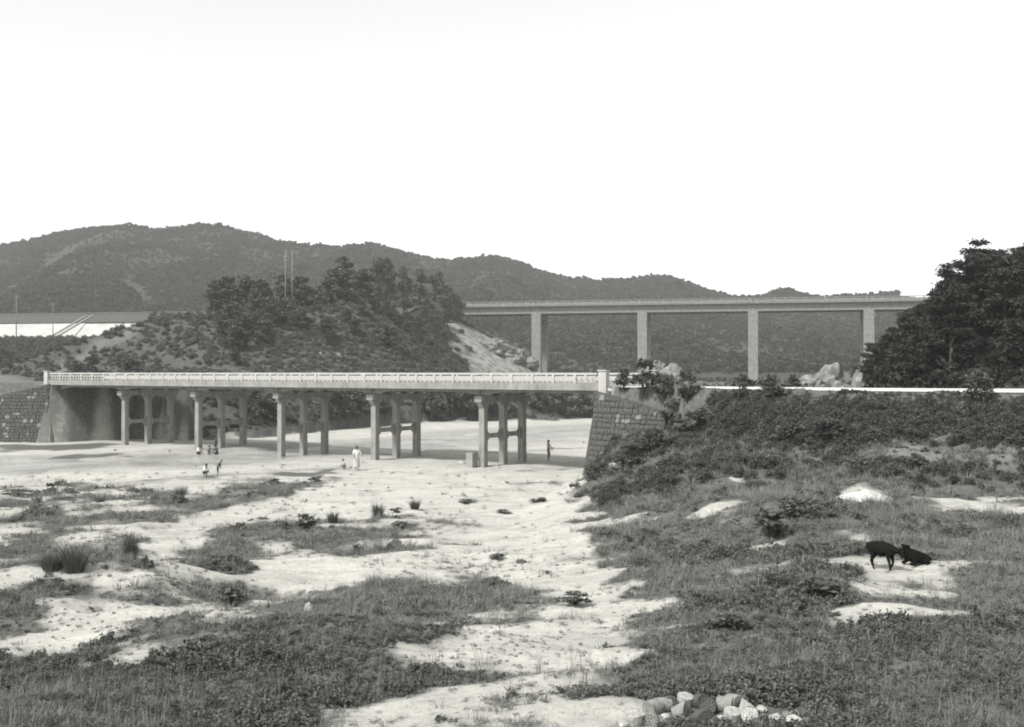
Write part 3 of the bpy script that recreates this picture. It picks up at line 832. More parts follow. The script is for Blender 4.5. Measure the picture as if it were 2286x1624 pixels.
# ------------------------------------------------------------------ highway viaduct
via = empty('highway_viaduct', (VIA0[0], VIA0[1], 0), math.atan2(VDIR[1], VDIR[0]))
tag(via, 'tall concrete highway viaduct crossing the valley behind the low bridge', 'viaduct')
for k in range(-1, 6):
    x0 = -24.0 if k == -1 else k * VL + 0.06
    x1 = (k + 1) * VL - 0.06
    for w in (0.2, 3.6, 7.0, 10.4):
        m = MB().box(x0, x1, w, w + 0.55, 22.75, 24.75); obj('girder', mesh('girder', m.v, m.f, M_VIA), via)
    m = MB().box(x0, x1, -0.9, 12.0, 24.75, 25.1); obj('deck_slab', mesh('deck_slab', m.v, m.f, M_VIA), via)
    for w in (-0.95, 11.75):
        m = MB().box(x0 + 0.02, x1 - 0.02, w, w + 0.3, 25.1, 25.75)
        m.box(x0 + 0.02, x1 - 0.02, w + 0.05, w + 0.25, 26.05, 26.22)
        for q in range(12): m.box(x0 + 0.6 + q * (x1 - x0 - 1.2) / 11 - 0.15, x0 + 0.6 + q * (x1 - x0 - 1.2) / 11 + 0.15, w + 0.06, w + 0.24, 25.74, 26.06)
        obj('parapet', mesh('parapet', m.v, m.f, M_VIA), via)
cm_ = MB().box(-1.35, 1.35, -0.2, 11.4, 21.2, 22.72); ME_VC = bevelled(mesh('crosshead', cm_.v, cm_.f, M_VIA), 0.06)
cm_ = MB().box(-1.3, 1.3, -1.1, 1.1, -3, 21.6); ME_VP = bevelled(mesh('column', cm_.v, cm_.f, M_VIA), 0.06)
dg_ = MB().box(-0.25, 0.25, -0.05, 11.1, 22.76, 24.74); ME_DI = mesh('diaphragm', dg_.v, dg_.f, M_VIA)
for k in range(0, 6):
    pr_ = empty('pier', (k * VL, 0, 0), 0, via)
    obj('crosshead', ME_VC, pr_)
    for w in (0.9, 10.3): obj('column', ME_VP, pr_, (0, w, 0))
    obj('diaphragm', ME_DI, pr_)

# highway embankment beyond the knoll, with its pale paved slope
emb = empty('highway_embankment', (VIA0[0] + VDIR[0] * -24, VIA0[1] + VDIR[1] * -24, 0), math.atan2(VDIR[1], VDIR[0]))
tag(emb, 'highway embankment with pale paved slope on the far left', 'embankment')
m = MB(); m.hexa([(-260, -34, 2), (-34, -34, 2), (-34, 40, 2), (-260, 40, 2), (-260, -4.2, 24.6), (-10, -4.2, 24.6), (-10, 14, 24.6), (-260, 14, 24.6)])
fl_ = mesh('fill', m.v, m.f, M_TERR)
a_ = fl_.attributes.new('veg', 'FLOAT', 'POINT'); a_.data.foreach_set('value', [1.0] * len(fl_.vertices))
a_ = fl_.attributes.new('wood', 'FLOAT', 'POINT'); a_.data.foreach_set('value', [0.7] * len(fl_.vertices))
obj('fill', fl_, emb)
def on_slope(z, off=0.0):
    t = (z - 2) / 22.6
    return -34 + t * 29.8 - off
def slope_panel(name, x0, x1, za, zb, off, mat, zc=None):
    m = MB()
    lo0, lo1 = (za, za) if zc is None else (za, zc)
    m.hexa([(x0, on_slope(lo0, off), lo0), (x1, on_slope(lo1, off), lo1), (x1, on_slope(lo1, -.3), lo1), (x0, on_slope(lo0, -.3), lo0),
            (x0, on_slope(zb, off), zb), (x1, on_slope(zb, off), zb), (x1, on_slope(zb, -.3), zb), (x0, on_slope(zb, -.3), zb)])
    return obj(name, mesh(name, m.v, m.f, mat), emb)
slope_panel('slope_paving', -235, -112, 11.0, 21.0, 0.25, M_REVET, 13.0)
slope_panel('slope_paving', -111.6, -93, 13.0, 20.8, 0.25, M_REVET, 19.4)
slope_panel('upper_wall', -235, -92, 21.3, 23.6, 0.35, M_STONE)
for dx in (0, 2.0):
    m = MB(); pts = []
    for z0, z1, xs in ((12.5, 23.7, 0),):
        m.hexa([(-124 + dx, on_slope(z0, .7), z0), (-123.3 + dx, on_slope(z0, .7), z0), (-123.3 + dx, on_slope(z0, 0), z0), (-124 + dx, on_slope(z0, 0), z0),
                (-114 + dx, on_slope(z1, .7), z1), (-113.3 + dx, on_slope(z1, .7), z1), (-113.3 + dx, on_slope(z1, 0), z1), (-114 + dx, on_slope(z1, 0), z1)])
    obj('stair_kerb', mesh('stair_kerb', m.v, m.f, M_VIA), emb)

# ------------------------------------------------------------------ foliage building blocks
def leaf_faces(cent, nrm_bias, size, rng, elong=1.6):
    """small bent leaf (two triangles) per centre"""
    n = len(cent)
    a = rng.normal(size=(n, 3)); a[:, 2] *= 0.6
    a /= np.linalg.norm(a, axis=1)[:, None] + 1e-9
    b = rng.normal(size=(n, 3)) + nrm_bias
    b -= a * (a * b).sum(1)[:, None]; b /= np.linalg.norm(b, axis=1)[:, None] + 1e-9
    c = np.cross(a, b)
    s = size * rng.uniform(0.6, 1.35, (n, 1))
    p0 = cent - a * s * elong / 2; p2 = cent + a * s * elong / 2
    p1 = cent + c * s * 0.5 + b * s * 0.18; p3 = cent - c * s * 0.5 + b * s * 0.18
    V = np.stack([p0, p1, p2, p3], 1).reshape(-1, 3)
    k = np.arange(n)[:, None] * 4
    F = np.concatenate([k + np.array([[0, 1, 2]]), k + np.array([[0, 2, 3]])], 0)
    return V, F

def foliage_mesh(name, clumps, per, leaf, mat, seed, shell=0.55, up=0.5):
    """clumps: (x, y, z, rx, ry, rz); leaves sit in the outer part of each clump"""
    rng = np.random.default_rng(seed); cs = []
    tot = sum((c[3] * c[4] * c[5]) ** 0.66 for c in clumps)
    for c in clumps:
        n = max(8, int(per * len(clumps) * (c[3] * c[4] * c[5]) ** 0.66 / tot))
        d = rng.normal(size=(n, 3)); d /= np.linalg.norm(d, axis=1)[:, None]
        r = rng.uniform(shell, 1.0, (n, 1)) ** 0.7 * (1 + 0.18 * rng.normal(size=(n, 1)))
        cs.append(np.array(c[:3]) + d * r * np.array(c[3:]))
    cent = np.concatenate(cs)
    V, F = leaf_faces(cent, np.array([0, 0, up * 2]), leaf, rng)
    me = bpy.data.meshes.new(name)
    me.vertices.add(len(V)); me.loops.add(len(F) * 3); me.polygons.add(len(F))
    me.vertices.foreach_set('co', V.astype(np.float32).ravel())
    me.loops.foreach_set('vertex_index', F.astype(np.int32).ravel())
    me.polygons.foreach_set('loop_start', np.arange(0, len(F) * 3, 3, dtype=np.int32))
    me.polygons.foreach_set('loop_total', np.full(len(F), 3, dtype=np.int32))
    me.update(calc_edges=True)
    me.materials.append(mat)
    return me

def blades_mesh(name, n, h, spread, wid, mat, seed, lean=0.5, base=0.12):
    r = random.Random(seed); v, f = [], []
    for k in range(n):
        a = r.uniform(0, 2 * math.pi); rr = base * math.sqrt(r.random()); x, y = rr * math.cos(a), rr * math.sin(a)
        a2 = a + r.uniform(-.7, .7); ln = lean * r.uniform(0.1, 1.0) * spread; hh = h * r.uniform(0.5, 1.05)
        dx, dy = math.cos(a2), math.sin(a2); px, py = -dy * wid, dx * wid
        pts = [(x, y, 0), (x + dx * ln * 0.35, y + dy * ln * 0.35, hh * 0.6), (x + dx * ln, y + dy * ln, hh)]
        b = len(v)
        v += [(pts[0][0] - px, pts[0][1] - py, 0), (pts[0][0] + px, pts[0][1] + py, 0), (pts[1][0] + px * .8, pts[1][1] + py * .8, pts[1][2]), (pts[1][0] - px * .8, pts[1][1] - py * .8, pts[1][2]), pts[2]]
        f += [(b, b + 1, b + 2, b + 3), (b + 3, b + 2, b + 4)]
    return mesh(name, v, f, mat)

def rclumps(seed, n, R, H, flat=0.6, z0=0.35):
    r = random.Random(seed); out = []
    for k in range(n):
        a = r.uniform(0, 2 * math.pi); q = R * math.sqrt(r.random()) * 0.75
        z = H * (z0 + (1 - z0) * 0.85 * r.random() * (1 - 0.45 * q / R))
        s = R * r.uniform(0.28, 0.5)
        out.append((q * math.cos(a), q * math.sin(a), z, s, s, s * flat))
    return out

SRC = bpy.data.collections.new('scatter_sources')
def source(name, me):
    o = bpy.data.objects.new(name, me)
    c = bpy.data.collections.new(name); c.objects.link(o)
    return o
def scatter(name, pts, scl, srcs, label, cat_kind='stuff', tilt=0.12, seed=1):
    """one mass of small plants: points carrying instances of a few plant shapes"""
    rng = np.random.default_rng(seed); n = len(pts)
    me = bpy.data.meshes.new(name); me.vertices.add(n); me.vertices.foreach_set('co', np.asarray(pts, np.float32).ravel())
    rot = np.stack([rng.normal(0, tilt, n), rng.normal(0, tilt, n), rng.uniform(0, 6.283, n)], 1)
    a = me.attributes.new('rot', 'FLOAT_VECTOR', 'POINT'); a.data.foreach_set('vector', rot.astype(np.float32).ravel())
    sc = np.asarray(scl, float)
    sc3 = np.stack([sc * rng.uniform(.85, 1.15, n), sc * rng.uniform(.85, 1.15, n), sc * rng.uniform(.8, 1.2, n)], 1)
    a = me.attributes.new('scl', 'FLOAT_VECTOR', 'POINT'); a.data.foreach_set('vector', sc3.astype(np.float32).ravel())
    a = me.attributes.new('pick', 'INT', 'POINT'); a.data.foreach_set('value', rng.integers(0, len(srcs), n).astype(np.int32))
    o = obj(name, me)
    ng = bpy.data.node_groups.new(name, 'GeometryNodeTree')
    ng.interface.new_socket('Geometry', in_out='INPUT', socket_type='NodeSocketGeometry')
    ng.interface.new_socket('Geometry', in_out='OUTPUT', socket_type='NodeSocketGeometry')
    N, Lk = ng.nodes, ng.links
    gi, go = N.new('NodeGroupInput'), N.new('NodeGroupOutput')
    join = N.new('GeometryNodeJoinGeometry')
    def attr(nm, ty):
        x = N.new('GeometryNodeInputNamedAttribute'); x.data_type = ty; x.inputs[0].default_value = nm; return x.outputs[0]
    e2r = N.new('FunctionNodeEulerToRotation'); Lk.new(attr('rot', 'FLOAT_VECTOR'), e2r.inputs[0])
    scs, pk = attr('scl', 'FLOAT_VECTOR'), attr('pick', 'INT')
    for k, s in enumerate(srcs):
        oi = N.new('GeometryNodeObjectInfo'); oi.inputs['Object'].default_value = s; oi.inputs['As Instance'].default_value = True
        cmp_ = N.new('FunctionNodeCompare'); cmp_.data_type = 'INT'; cmp_.operation = 'EQUAL'
        Lk.new(pk, cmp_.inputs[2]); cmp_.inputs[3].default_value = k
        ip = N.new('GeometryNodeInstanceOnPoints')
        Lk.new(gi.outputs[0], ip.inputs['Points']); Lk.new(cmp_.outputs[0], ip.inputs['Selection'])
        Lk.new(oi.outputs['Geometry'], ip.inputs['Instance']); Lk.new(e2r.outputs[0], ip.inputs['Rotation']); Lk.new(scs, ip.inputs['Scale'])
        Lk.new(ip.outputs[0], join.inputs[0])
    Lk.new(join.outputs[0], go.inputs[0])
    md = o.modifiers.new('scatter', 'NODES'); md.node_group = ng
    return tag(o, label, None, None, cat_kind)

# unit-size plants
WEEDS = [source('weed_source', foliage_mesh('weed', rclumps(200 + k, 7, 0.5, 0.62, 0.8, 0.12), 18, 0.095, M_WEED, 300 + k, 0.2, 0.7)) for k in range(4)]
GRASS = [source('grass_source', blades_mesh('grass', 18, 0.8, 0.9, 0.014, M_GRASS, 400 + k, 1.0, 0.3)) for k in range(3)]
LOWG = [source('low_grass_source', foliage_mesh('low_grass', [(0, 0, 0.12, 0.55, 0.55, 0.16)], 60, 0.085, M_GRASS, 500 + k, 0.1, 0.9)) for k in range(3)]
STALK = [source('stalk_source', blades_mesh('stalk', 5, 1.0, 0.3, 0.008, M_DRYG, 450 + k, 0.6, 0.12)) for k in range(2)]
SCRUB = [source('scrub_source', foliage_mesh('scrub', rclumps(600 + k, 11, 0.6, 0.85, 0.75, 0.08), 48, 0.082, M_LEAF, 700 + k, 0.35, 0.6)) for k in range(4)]
KSCRUB = [source('knoll_scrub_source', foliage_mesh('knoll_scrub', rclumps(620 + k, 10, 0.6, 0.8, 0.75, 0.08), 36, 0.10, mat_leaf('knoll_leaf%d' % k, 0.07, 0.19), 720 + k, 0.35, 0.6)) for k in range(3)]
FARTREE = [source('far_tree_source', foliage_mesh('far_tree', rclumps(800 + k, 6, 0.48, 1.0, 0.8, 0.25), 24, 0.17, M_WOOD, 900 + k, 0.4, 0.6)) for k in range(4)]
DARKUND = [source('dark_scrub_source', foliage_mesh('dark_scrub', rclumps(650 + k, 9, 0.6, 0.85, 0.75, 0.12), 30, 0.13, M_PINE, 750 + k, 0.35, 0.6)) for k in range(3)]
def pebble(k):
    m = MB().ball((0, 0, 0.2), (0.5, 0.42, 0.3), 7, 5); me = mesh('pebble', m.v, m.f, M_PEB if k else M_ASHG, True)
    r = random.Random(k)
    for v in me.vertices: v.co *= r.uniform(0.85, 1.15)
    return source('pebble_source', me)
PEBS = [pebble(k) for k in range(3)]

def sample_field(n, ymin, ymax, seed, margin=0.03, power=1.0):
    """points over the part of the land the picture looks at, denser nearby"""
    rng = np.random.default_rng(seed)
    t = rng.random(n); y = 1.0 / ((1 - t) / ymin ** power + t / ymax ** power) ** (1 / power) if power else ymin + (ymax - ymin) * t
    u = rng.uniform(-0.478 - margin, 0.478 + margin, n)
    return u * y, y

KEEPOUT = []
for kx, ky, kr in ((2388, 1545, .5), (2400, 1575, .45), (2380, 1568, .4), (2470, 1535, .42), (2455, 1556, .35)) + tuple((x_, y_, .17) for x_ in range(1700, 2170, 35) for y_ in (1925, 1950, 1975)):
    g = gs(kx, ky); KEEPOUT.append((g[0], g[1], kr))
KEEPOUT += [((75 - CX) / FPX * 130, 126.0, 5.0), ((75 - CX) / FPX * 119, 119.0, 4.0)]
def clear(X, Y):
    """keep plants off roads, bridge piers and water"""
    dr, _, _p = pl(X, Y, ROAD_R); dl, _, _ = pl(X, Y, ROAD_L)
    dc, _, pc = pl(X, Y, CHAN)
    rel = np.stack([X - P1[0], Y - P1[1]], 1)
    s, w = rel @ DIR, rel @ PERP
    br = (s > S_L - 0.5) & (s < S_R + 1.2) & (w > -1.3) & (w < 6.0)
    ok = (~br) & (dl > 4)
    for kx, ky, kr in KEEPOUT: ok &= (X - kx) ** 2 + (Y - ky) ** 2 > kr * kr
    hwr = np.interp(_p, [0, 1, 2, 4, 5, 7], [3.4, 3.4, 3.6, 5.8, 7.4, 7.4])
    return ok & (dr > hwr)

rng = np.random.default_rng(5)
# leafy weeds
X, Y = sample_field(90000, 7.2, 62, 1, 0.05, 1.0)
V = veg_mask(X.copy(), Y.copy()); dens = sstep(0.42, 0.92, V + 0.3 * fbm(X / 0.9, Y / 0.9, 111, 3)) * (lerp(0.7, 0.1, sstep(14, 23, Y)) + 0.36 * sstep(-0.2, 0.3, fbm(X / 2.4, Y / 1.7, 131, 4)))
keep = (rng.random(len(X)) < dens * 0.8) & clear(X, Y)
drw, _, prw = pl(X, Y, ROAD_R)
keep &= drw > np.interp(prw, [0, 1, 2, 4, 5, 7], [3.4, 3.4, 3.6, 5.8, 7.4, 7.4]) + 1.6
X, Y = X[keep], Y[keep]; Z = height(X, Y)
patch = sstep(-0.2, 0.7, fbm(X / 2.2, Y / 2.2, 121, 3))
sc = (0.09 + 0.006 * Y) * rng.uniform(0.55, 1.5, len(X)) * (0.65 + 0.9 * patch)
scatter('weeds', np.stack([X, Y, Z - 0.02], 1), sc, WEEDS, 'leafy weeds covering the banks in the foreground', seed=21)
# grass
X, Y = sample_field(76000, 7.2, 60, 2, 0.05, 1.0)
V = veg_mask(X.copy(), Y.copy()); keep = (rng.random(len(X)) < (0.4 + 0.6 * sstep(12, 24, Y)) * sstep(0.1, 0.95, V + 0.3 * fbm(X / 1.2, Y / 1.2, 112, 3))) & clear(X, Y)
X, Y = X[keep], Y[keep]; Z = height(X, Y)
scatter('grass', np.stack([X, Y, Z - 0.01], 1), (0.085 + 0.004 * Y) * rng.uniform(0.6, 1.4, len(X)), GRASS + LOWG + LOWG, 'short grass between the weeds', seed=22, tilt=0.15)
X, Y = sample_field(60000, 20, 58, 12, 0.03, 0)
V = veg_mask(X.copy(), Y.copy()); drw, _, prw = pl(X, Y, ROAD_R)
keep = (rng.random(len(X)) < 0.8 * sstep(0.3, 0.95, V) * sstep(-0.7, 0.3, fbm(X / 1.6, Y / 1.2, 117, 3))) & clear(X, Y) & (drw > np.interp(prw, [0, 1, 2, 4, 5, 7], [3.4, 3.4, 3.6, 5.8, 7.4, 7.4]) + 0.8)
X, Y = X[keep], Y[keep]; Z = height(X, Y)
scatter('terrace_grass', np.stack([X, Y, Z - 0.01], 1), (0.13 + 0.0055 * Y) * rng.uniform(0.5, 1.5, len(X)), LOWG + GRASS[:2], 'short rough grass over the terrace and bank', seed=31, tilt=0.15)
# sparse tufts, stalks and pebbles on the sand
X, Y = sample_field(26000, 8, 75, 3, 0.03, 1.0)
V = veg_mask(X.copy(), Y.copy()); dc, _, _ = pl(X, Y, CHAN)
cl_ = fbm(X / 2.6, Y / 2.6, 113, 4)
keep = (rng.random(len(X)) < (0.05 + 0.7 * sstep(-0.1, 0.75, cl_ + 0.9 * V))) & (V < 0.7) & clear(X, Y) & (dc > 6)
Xa, Ya = X[keep], Y[keep]; Za = height(Xa, Ya)
scatter('sand_grass', np.stack([Xa, Ya, Za - 0.01], 1), (0.07 + 0.0035 * Ya) * rng.uniform(0.5, 1.5, len(Xa)), GRASS + LOWG + [LOWG[0]], 'thin grass scattered over the pale sand', seed=23)
keep = (rng.random(len(X)) < 0.07 * sstep(0.0, 0.5, cl_ + V)) & clear(X, Y) & (Y < 34)
Xa, Ya = X[keep], Y[keep]; Za = height(Xa, Ya)
scatter('dry_stalks', np.stack([Xa, Ya, Za - 0.02], 1), rng.uniform(0.2, 0.42, len(Xa)), STALK, 'thin dry stalks standing above the weeds', seed=24)
X, Y = sample_field(52000, 8, 95, 4, 0.03, 1.0)
V = veg_mask(X.copy(), Y.copy()); cl_ = fbm(X / 3.5, Y / 3.5, 114, 4)
keep = (rng.random(len(X)) < 0.26 * sstep(0.15, 0.8, cl_)) & (V < 0.65) & clear(X, Y)
Xa, Ya = X[keep], Y[keep]; Za = height(Xa, Ya)
scatter('pebbles', np.stack([Xa, Ya, Za - 0.01], 1), (0.022 + 0.0013 * Ya) * rng.uniform(0.35, 1.6, len(Xa)) ** 1.6, PEBS, 'pebbles lying on the sand', seed=25)

# scrub on the road bank and terrace
n = 80000
X = rng.uniform(3, 48, n); Y = rng.uniform(34, 68, n)
zz = height(X, Y); d, sd, _ = pl(X, Y, SOFT_R); dr, _, pr_ = pl(X, Y, ROAD_R)
hw_ = np.interp(pr_, [0, 1, 2, 4, 5, 7], [3.4, 3.4, 3.6, 5.8, 7.4, 7.4])
nearside = dr > hw_ + 0.35
slope = sstep(2.9, 3.5, zz) + 0.22 * sstep(36, 46, Y)
keep = nearside & (d * sd > 0.8) & (rng.random(n) < np.clip(slope, 0, 1) * 0.8 * sstep(-0.9, 0.1, fbm(X / 2.5, Y / 2.5, 141, 3))) & (Y < 64) & clear(X, Y)
dw, _, _ = pl(X, Y, [tuple(WR_END), tuple(NR)])
_r, pal_, _w = extra_masks(X, Y, zz)
keep &= rng.random(n) > pal_ * 1.1
keep &= dw > 0.9
infront = (Y < 60) & (X < 9.0)
X, Y, zz, dr, hw_ = X[keep], Y[keep], zz[keep], dr[keep], hw_[keep]
sc = (0.2 + 0.55 * rng.random(len(X)) ** 1.7) * np.clip(0.28 + (dr - hw_) * 0.3, 0.28, 1.0)
scatter('bank_scrub', np.stack([X, Y, zz - 0.08], 1), sc, SCRUB, 'dense low scrub on the slope below the road', seed=26)
# scrub over the knoll, left bank
n = 46000
X = rng.uniform(-130, 16, n); Y = 98 + 250 * rng.random(n) ** 1.4
ins = inpoly(X, Y, FOOT); db, sb_, _ = pl(X, Y, BANK_L); inl = np.where(sb_ < 0, db, -db)
zz = height(X, Y)
rk, pa, _w = extra_masks(X, Y, zz)
dg_k, _, pgk = pl(X, Y, RIDGE)
dn = np.where(ins, 0.62 + 0.38 * sstep(-0.1, 0.5, fbm(X / 11, Y / 11, 151, 4)) + 0.6 * sstep(38, 18, dg_k) * (pgk < 5.5), 0.35)
dn = np.maximum(dn, 0.85 * sstep(9, 2, np.abs(inl - 2)) * (Y > 100))
keep = (inl > 0.6) & (rng.random(n) < dn * (1 - 0.8 * pa) * (1 - rk) ** 2) & clear(X, Y) & (np.hypot(X - FL[0], Y - FL[1]) > 3.0) & ((X > -41) | (Y > 101))
X, Y, zz = X[keep], Y[keep], zz[keep]
scatter('knoll_scrub', np.stack([X, Y, zz - 0.15], 1), rng.uniform(0.4, 1.25, len(X)) * (0.8 + 0.7 * sstep(140, 230, Y)), KSCRUB + SCRUB[:1], 'low scrub growing over the knoll', seed=27)
# undergrowth of the wooded hillside
n = 5000
X = rng.uniform(19.5, 62, n); Y = rng.uniform(56, 105, n)
keep = (X - 0.30 * (Y - 62) > 21.0) & (Y > np.interp(X, [15, 22, 30, 45], [63, 61.5, 58.5, 56]) + 0.6) & (X / Y < 0.56)
X, Y = X[keep], Y[keep]; zz = height(X, Y)
scatter('hillside_undergrowth', np.stack([X, Y, zz - 0.1], 1), rng.uniform(0.7, 1.7, len(X)), DARKUND + SCRUB[:1], 'dark undergrowth on the wooded hillside', seed=28)
# woods on the far hills
n = 110000
t = rng.random(n); u = rng.uniform(-0.52, 0.36, n)
Yr_ = ridge_dist(u); Y = 350 + (Yr_ + 12 - 350) * np.power(t, 0.8); X = u * Y
zz = height(X, Y)
keep = (Y > 352) & (rng.random(n) < 0.66 + 0.34 * sstep(-0.45, 0.25, fbm(X / 34, Y / 50, 161, 4))) & ~((Y < 372) & (u < -0.03))
X, Y, zz = X[keep], Y[keep], zz[keep]
ln_ = VDIR[0] * (Y - VIA0[1]) - VDIR[1] * (X - VIA0[0])
k2 = ln_ > 18
X, Y, zz = X[k2], Y[k2], zz[k2]
scatter('far_woods', np.stack([X, Y, zz - 0.6], 1), (1.0 + 2.9 * rng.random(len(X)) ** 2) * (0.6 + 0.7 * sstep(-.4, .5, fbm(X / 30, Y / 45, 171, 3))), FARTREE, 'young woods covering the far hills', seed=29)
# bushes over the valley floor near the highway
n = 2600
X = rng.uniform(-175, 120, n); Y = rng.uniform(170, 345, n)
ins = inpoly(X, Y, FOOT); ln_ = VDIR[0] * (Y - VIA0[1]) - VDIR[1] * (X - VIA0[0]); al_ = VDIR[0] * (X - VIA0[0]) + VDIR[1] * (Y - VIA0[1])
db, sb_, _ = pl(X, Y, BANK_L); inl = np.where(sb_ < 0, db, -db)
keep = (~ins) & ((inl > 2) | (Y > 235)) & ~((al_ < -22) & (ln_ > -36)) & ~((ln_ > -3) & (ln_ < 14) & (np.abs((al_ + 5) % VL - 5) < 5)) & (rng.random(n) < 0.8)
X, Y = X[keep], Y[keep]; zz = height(X, Y)
n2 = 1500
ax_ = rng.uniform(-92, -20, n2); az_ = 6 + 18.4 * rng.random(n2)
ax2 = rng.uniform(-235, -92, 500); az2 = 10.5 + rng.random(500) ** 2 * 4.5
ax_, az_ = np.concatenate([ax_, ax2]), np.concatenate([az_, az2])
ay_ = -34 + (az_ - 2) / 22.6 * 29.8 - 0.2
o0 = VIA0 - 24 * VDIR
Xe = o0[0] + VDIR[0] * ax_ + VPERP[0] * ay_; Ye = o0[1] + VDIR[1] * ax_ + VPERP[1] * ay_
X = np.concatenate([X, Xe]); Y = np.concatenate([Y, Ye]); zz = np.concatenate([zz, az_])
scatter('valley_scrub', np.stack([X, Y, zz - 0.2], 1), rng.uniform(0.6, 1.5, len(X)), SCRUB + FARTREE[:1], 'scrub on the valley floor below the viaduct', seed=30)

# ------------------------------------------------------------------ trees
def trunk_mesh(name, h, r, seed, limbs=6, lean=0.06):
    rr = random.Random(seed); m = MB()
    pts = [(0, 0, -0.4)]; x = y = 0
    for k in range(1, 7):
        x += rr.uniform(-lean, lean) * h / 3; y += rr.uniform(-lean, lean) * h / 3
        pts.append((x, y, h * k / 6))
    m.tube(pts, [r * (1.25 - 1.05 * k / 6) for k in range(7)], 7)
    for k in range(limbs):
        i = rr.randint(2, 5); a = rr.uniform(0, 6.28); p = pts[i]; ln = h * rr.uniform(0.16, 0.3)
        e = (p[0] + math.cos(a) * ln, p[1] + math.sin(a) * ln, p[2] + ln * rr.uniform(0.2, 0.6))
        mid = ((p[0] + e[0]) / 2, (p[1] + e[1]) / 2, (p[2] + e[2]) / 2 + 0.05 * ln)
        m.tube([p, mid, e], [r * 0.42, r * 0.28, r * 0.1], 5)
    return mesh(name, m.v, m.f, M_BARK, True)

def pine_clumps(seed, h, R):
    rr = random.Random(seed); out = []
    layers = 7
    for k in range(layers):
        z = h * (0.26 + 0.74 * k / (layers - 1)); q = R * (1.0 - 0.62 * (k / (layers - 1)) ** 1.4)
        for j in range(5 if k < layers - 1 else 2):
            a = rr.uniform(0, 6.28); d = q * rr.uniform(0.15, 0.85)
            s = R * rr.uniform(0.24, 0.42)
            out.append((d * math.cos(a), d * math.sin(a), z + rr.uniform(-.05, .05) * h, s, s, s * rr.uniform(0.32, 0.5)))
    return out

def round_clumps(seed, h, R):
    rr = random.Random(seed); out = []
    for k in range(16):
        a = rr.uniform(0, 6.28); t = rr.random(); z = h * (0.22 + 0.7 * t); q = R * math.sin(math.pi * (0.18 + 0.75 * t)) * rr.uniform(0.2, 0.85)
        s = R * rr.uniform(0.28, 0.46); out.append((q * math.cos(a), q * math.sin(a), z, s, s, s * 0.75))
    return out

PINE_T = [trunk_mesh('trunk', 0.95, 0.022, 40 + k) for k in range(4)]
PINE_C = [foliage_mesh('crown', pine_clumps(60 + k, 1.0, 0.36), 120, 0.027, M_PINE, 80 + k, 0.25, 0.5) for k in range(4)]
MIDPINE = mat_leaf('knoll_pine_needle', 0.055, 0.13, 0.18)
KPINE_C = [foliage_mesh('crown', pine_clumps(160 + k, 1.0, 0.40), 40, 0.052, MIDPINE, 180 + k, 0.25, 0.5) for k in range(4)]
RND_T = [trunk_mesh('trunk', 0.8, 0.03, 140 + k) for k in range(3)]
RND_C = [foliage_mesh('crown', round_clumps(260 + k, 1.0, 0.46), 55, 0.055, M_LEAF, 280 + k, 0.3, 0.5) for k in range(3)]

def tree(name, x, y, h, label, group, kind, k, wide=1.0, z=None, cat='tree'):
    T, C = {'pine': (PINE_T, PINE_C), 'kpine': (PINE_T, KPINE_C), 'round': (RND_T, RND_C)}[kind]
    zz = h1(x, y) if z is None else z
    o = empty(name, (x, y, zz), random.uniform(0, 6.28))
    tag(o, label, cat, group)
    obj('trunk', T[k % len(T)], o, scl=(h * wide, h * wide, h)); obj('crown', C[k % len(C)], o, scl=(h * wide, h * wide, h))
    return o

ORD = ['first', 'second', 'third', 'fourth', 'fifth', 'sixth', 'seventh', 'eighth', 'ninth', 'tenth', 'eleventh', 'twelfth', 'thirteenth', 'fourteenth', 'fifteenth', 'sixteenth', 'seventeenth', 'eighteenth', 'nineteenth', 'twentieth']
# dark pines of the right hillside
EDGE = [(1950, 772, 66, 'small dark pine hiding the foot of the fourth viaduct pier'),
        (1990, 738, 68, 'slim dark pine leaning over the rock cut at the wood\'s left edge'),
        (2048, 694, 70, 'dark pine whose top crosses the viaduct parapet'),
        (2092, 660, 72, 'dark pine with flat layered boughs at the wood\'s left shoulder'),
        (2120, 600, 76, 'dark pine below and left of the tallest treetop on the right'),
        (2182, 543, 79, 'tallest dark pine standing clear against the white sky'),
        (2238, 568, 78, 'dark round-topped pine just right of the tallest treetop'),
        (2290, 548, 80, 'dark pine cut by the right frame edge against the sky')]
for i, (u, v, y, lab) in enumerate(EDGE):
    x = (u - CX) / FPX * y; g = h1(x, y); top = CAMZ + (HV - v) / FPX * y
    tree('pine_tree', x, y, max(2.6, top - g), lab, 'dark pines on the right hillside', 'pine', i, 1.05)
rr = random.Random(5)
cnt = 0
for k in range(400):
    y = rr.uniform(60.5, 92); x = rr.uniform(0.345, 0.53) * y
    if x - 0.30 * (y - 62) < 22.0 or y < np.interp(x, [15, 22, 30, 45], [63, 61.5, 58.5, 56]) + 1.5: continue
    top_v = float(np.interp((x / y) * FPX + CX, [1930, 1960, 2000, 2050, 2120, 2180, 2240, 2300, 2420], [800, 780, 748, 704, 648, 590, 588, 572, 560]))
    g = h1(x, y); hmax = CAMZ + (HV - top_v) / FPX * y - g
    h = min(hmax + rr.uniform(-0.8, 0.8), rr.uniform(3.6, 6.2))
    if h < 1.8: continue
    tree('pine_tree', x, y, h, 'dark pine inside the dense wood on the right hillside', 'pines within the right hillside wood', 'pine', k, rr.uniform(1.0, 1.3))
    cnt += 1
    if cnt >= 84: break
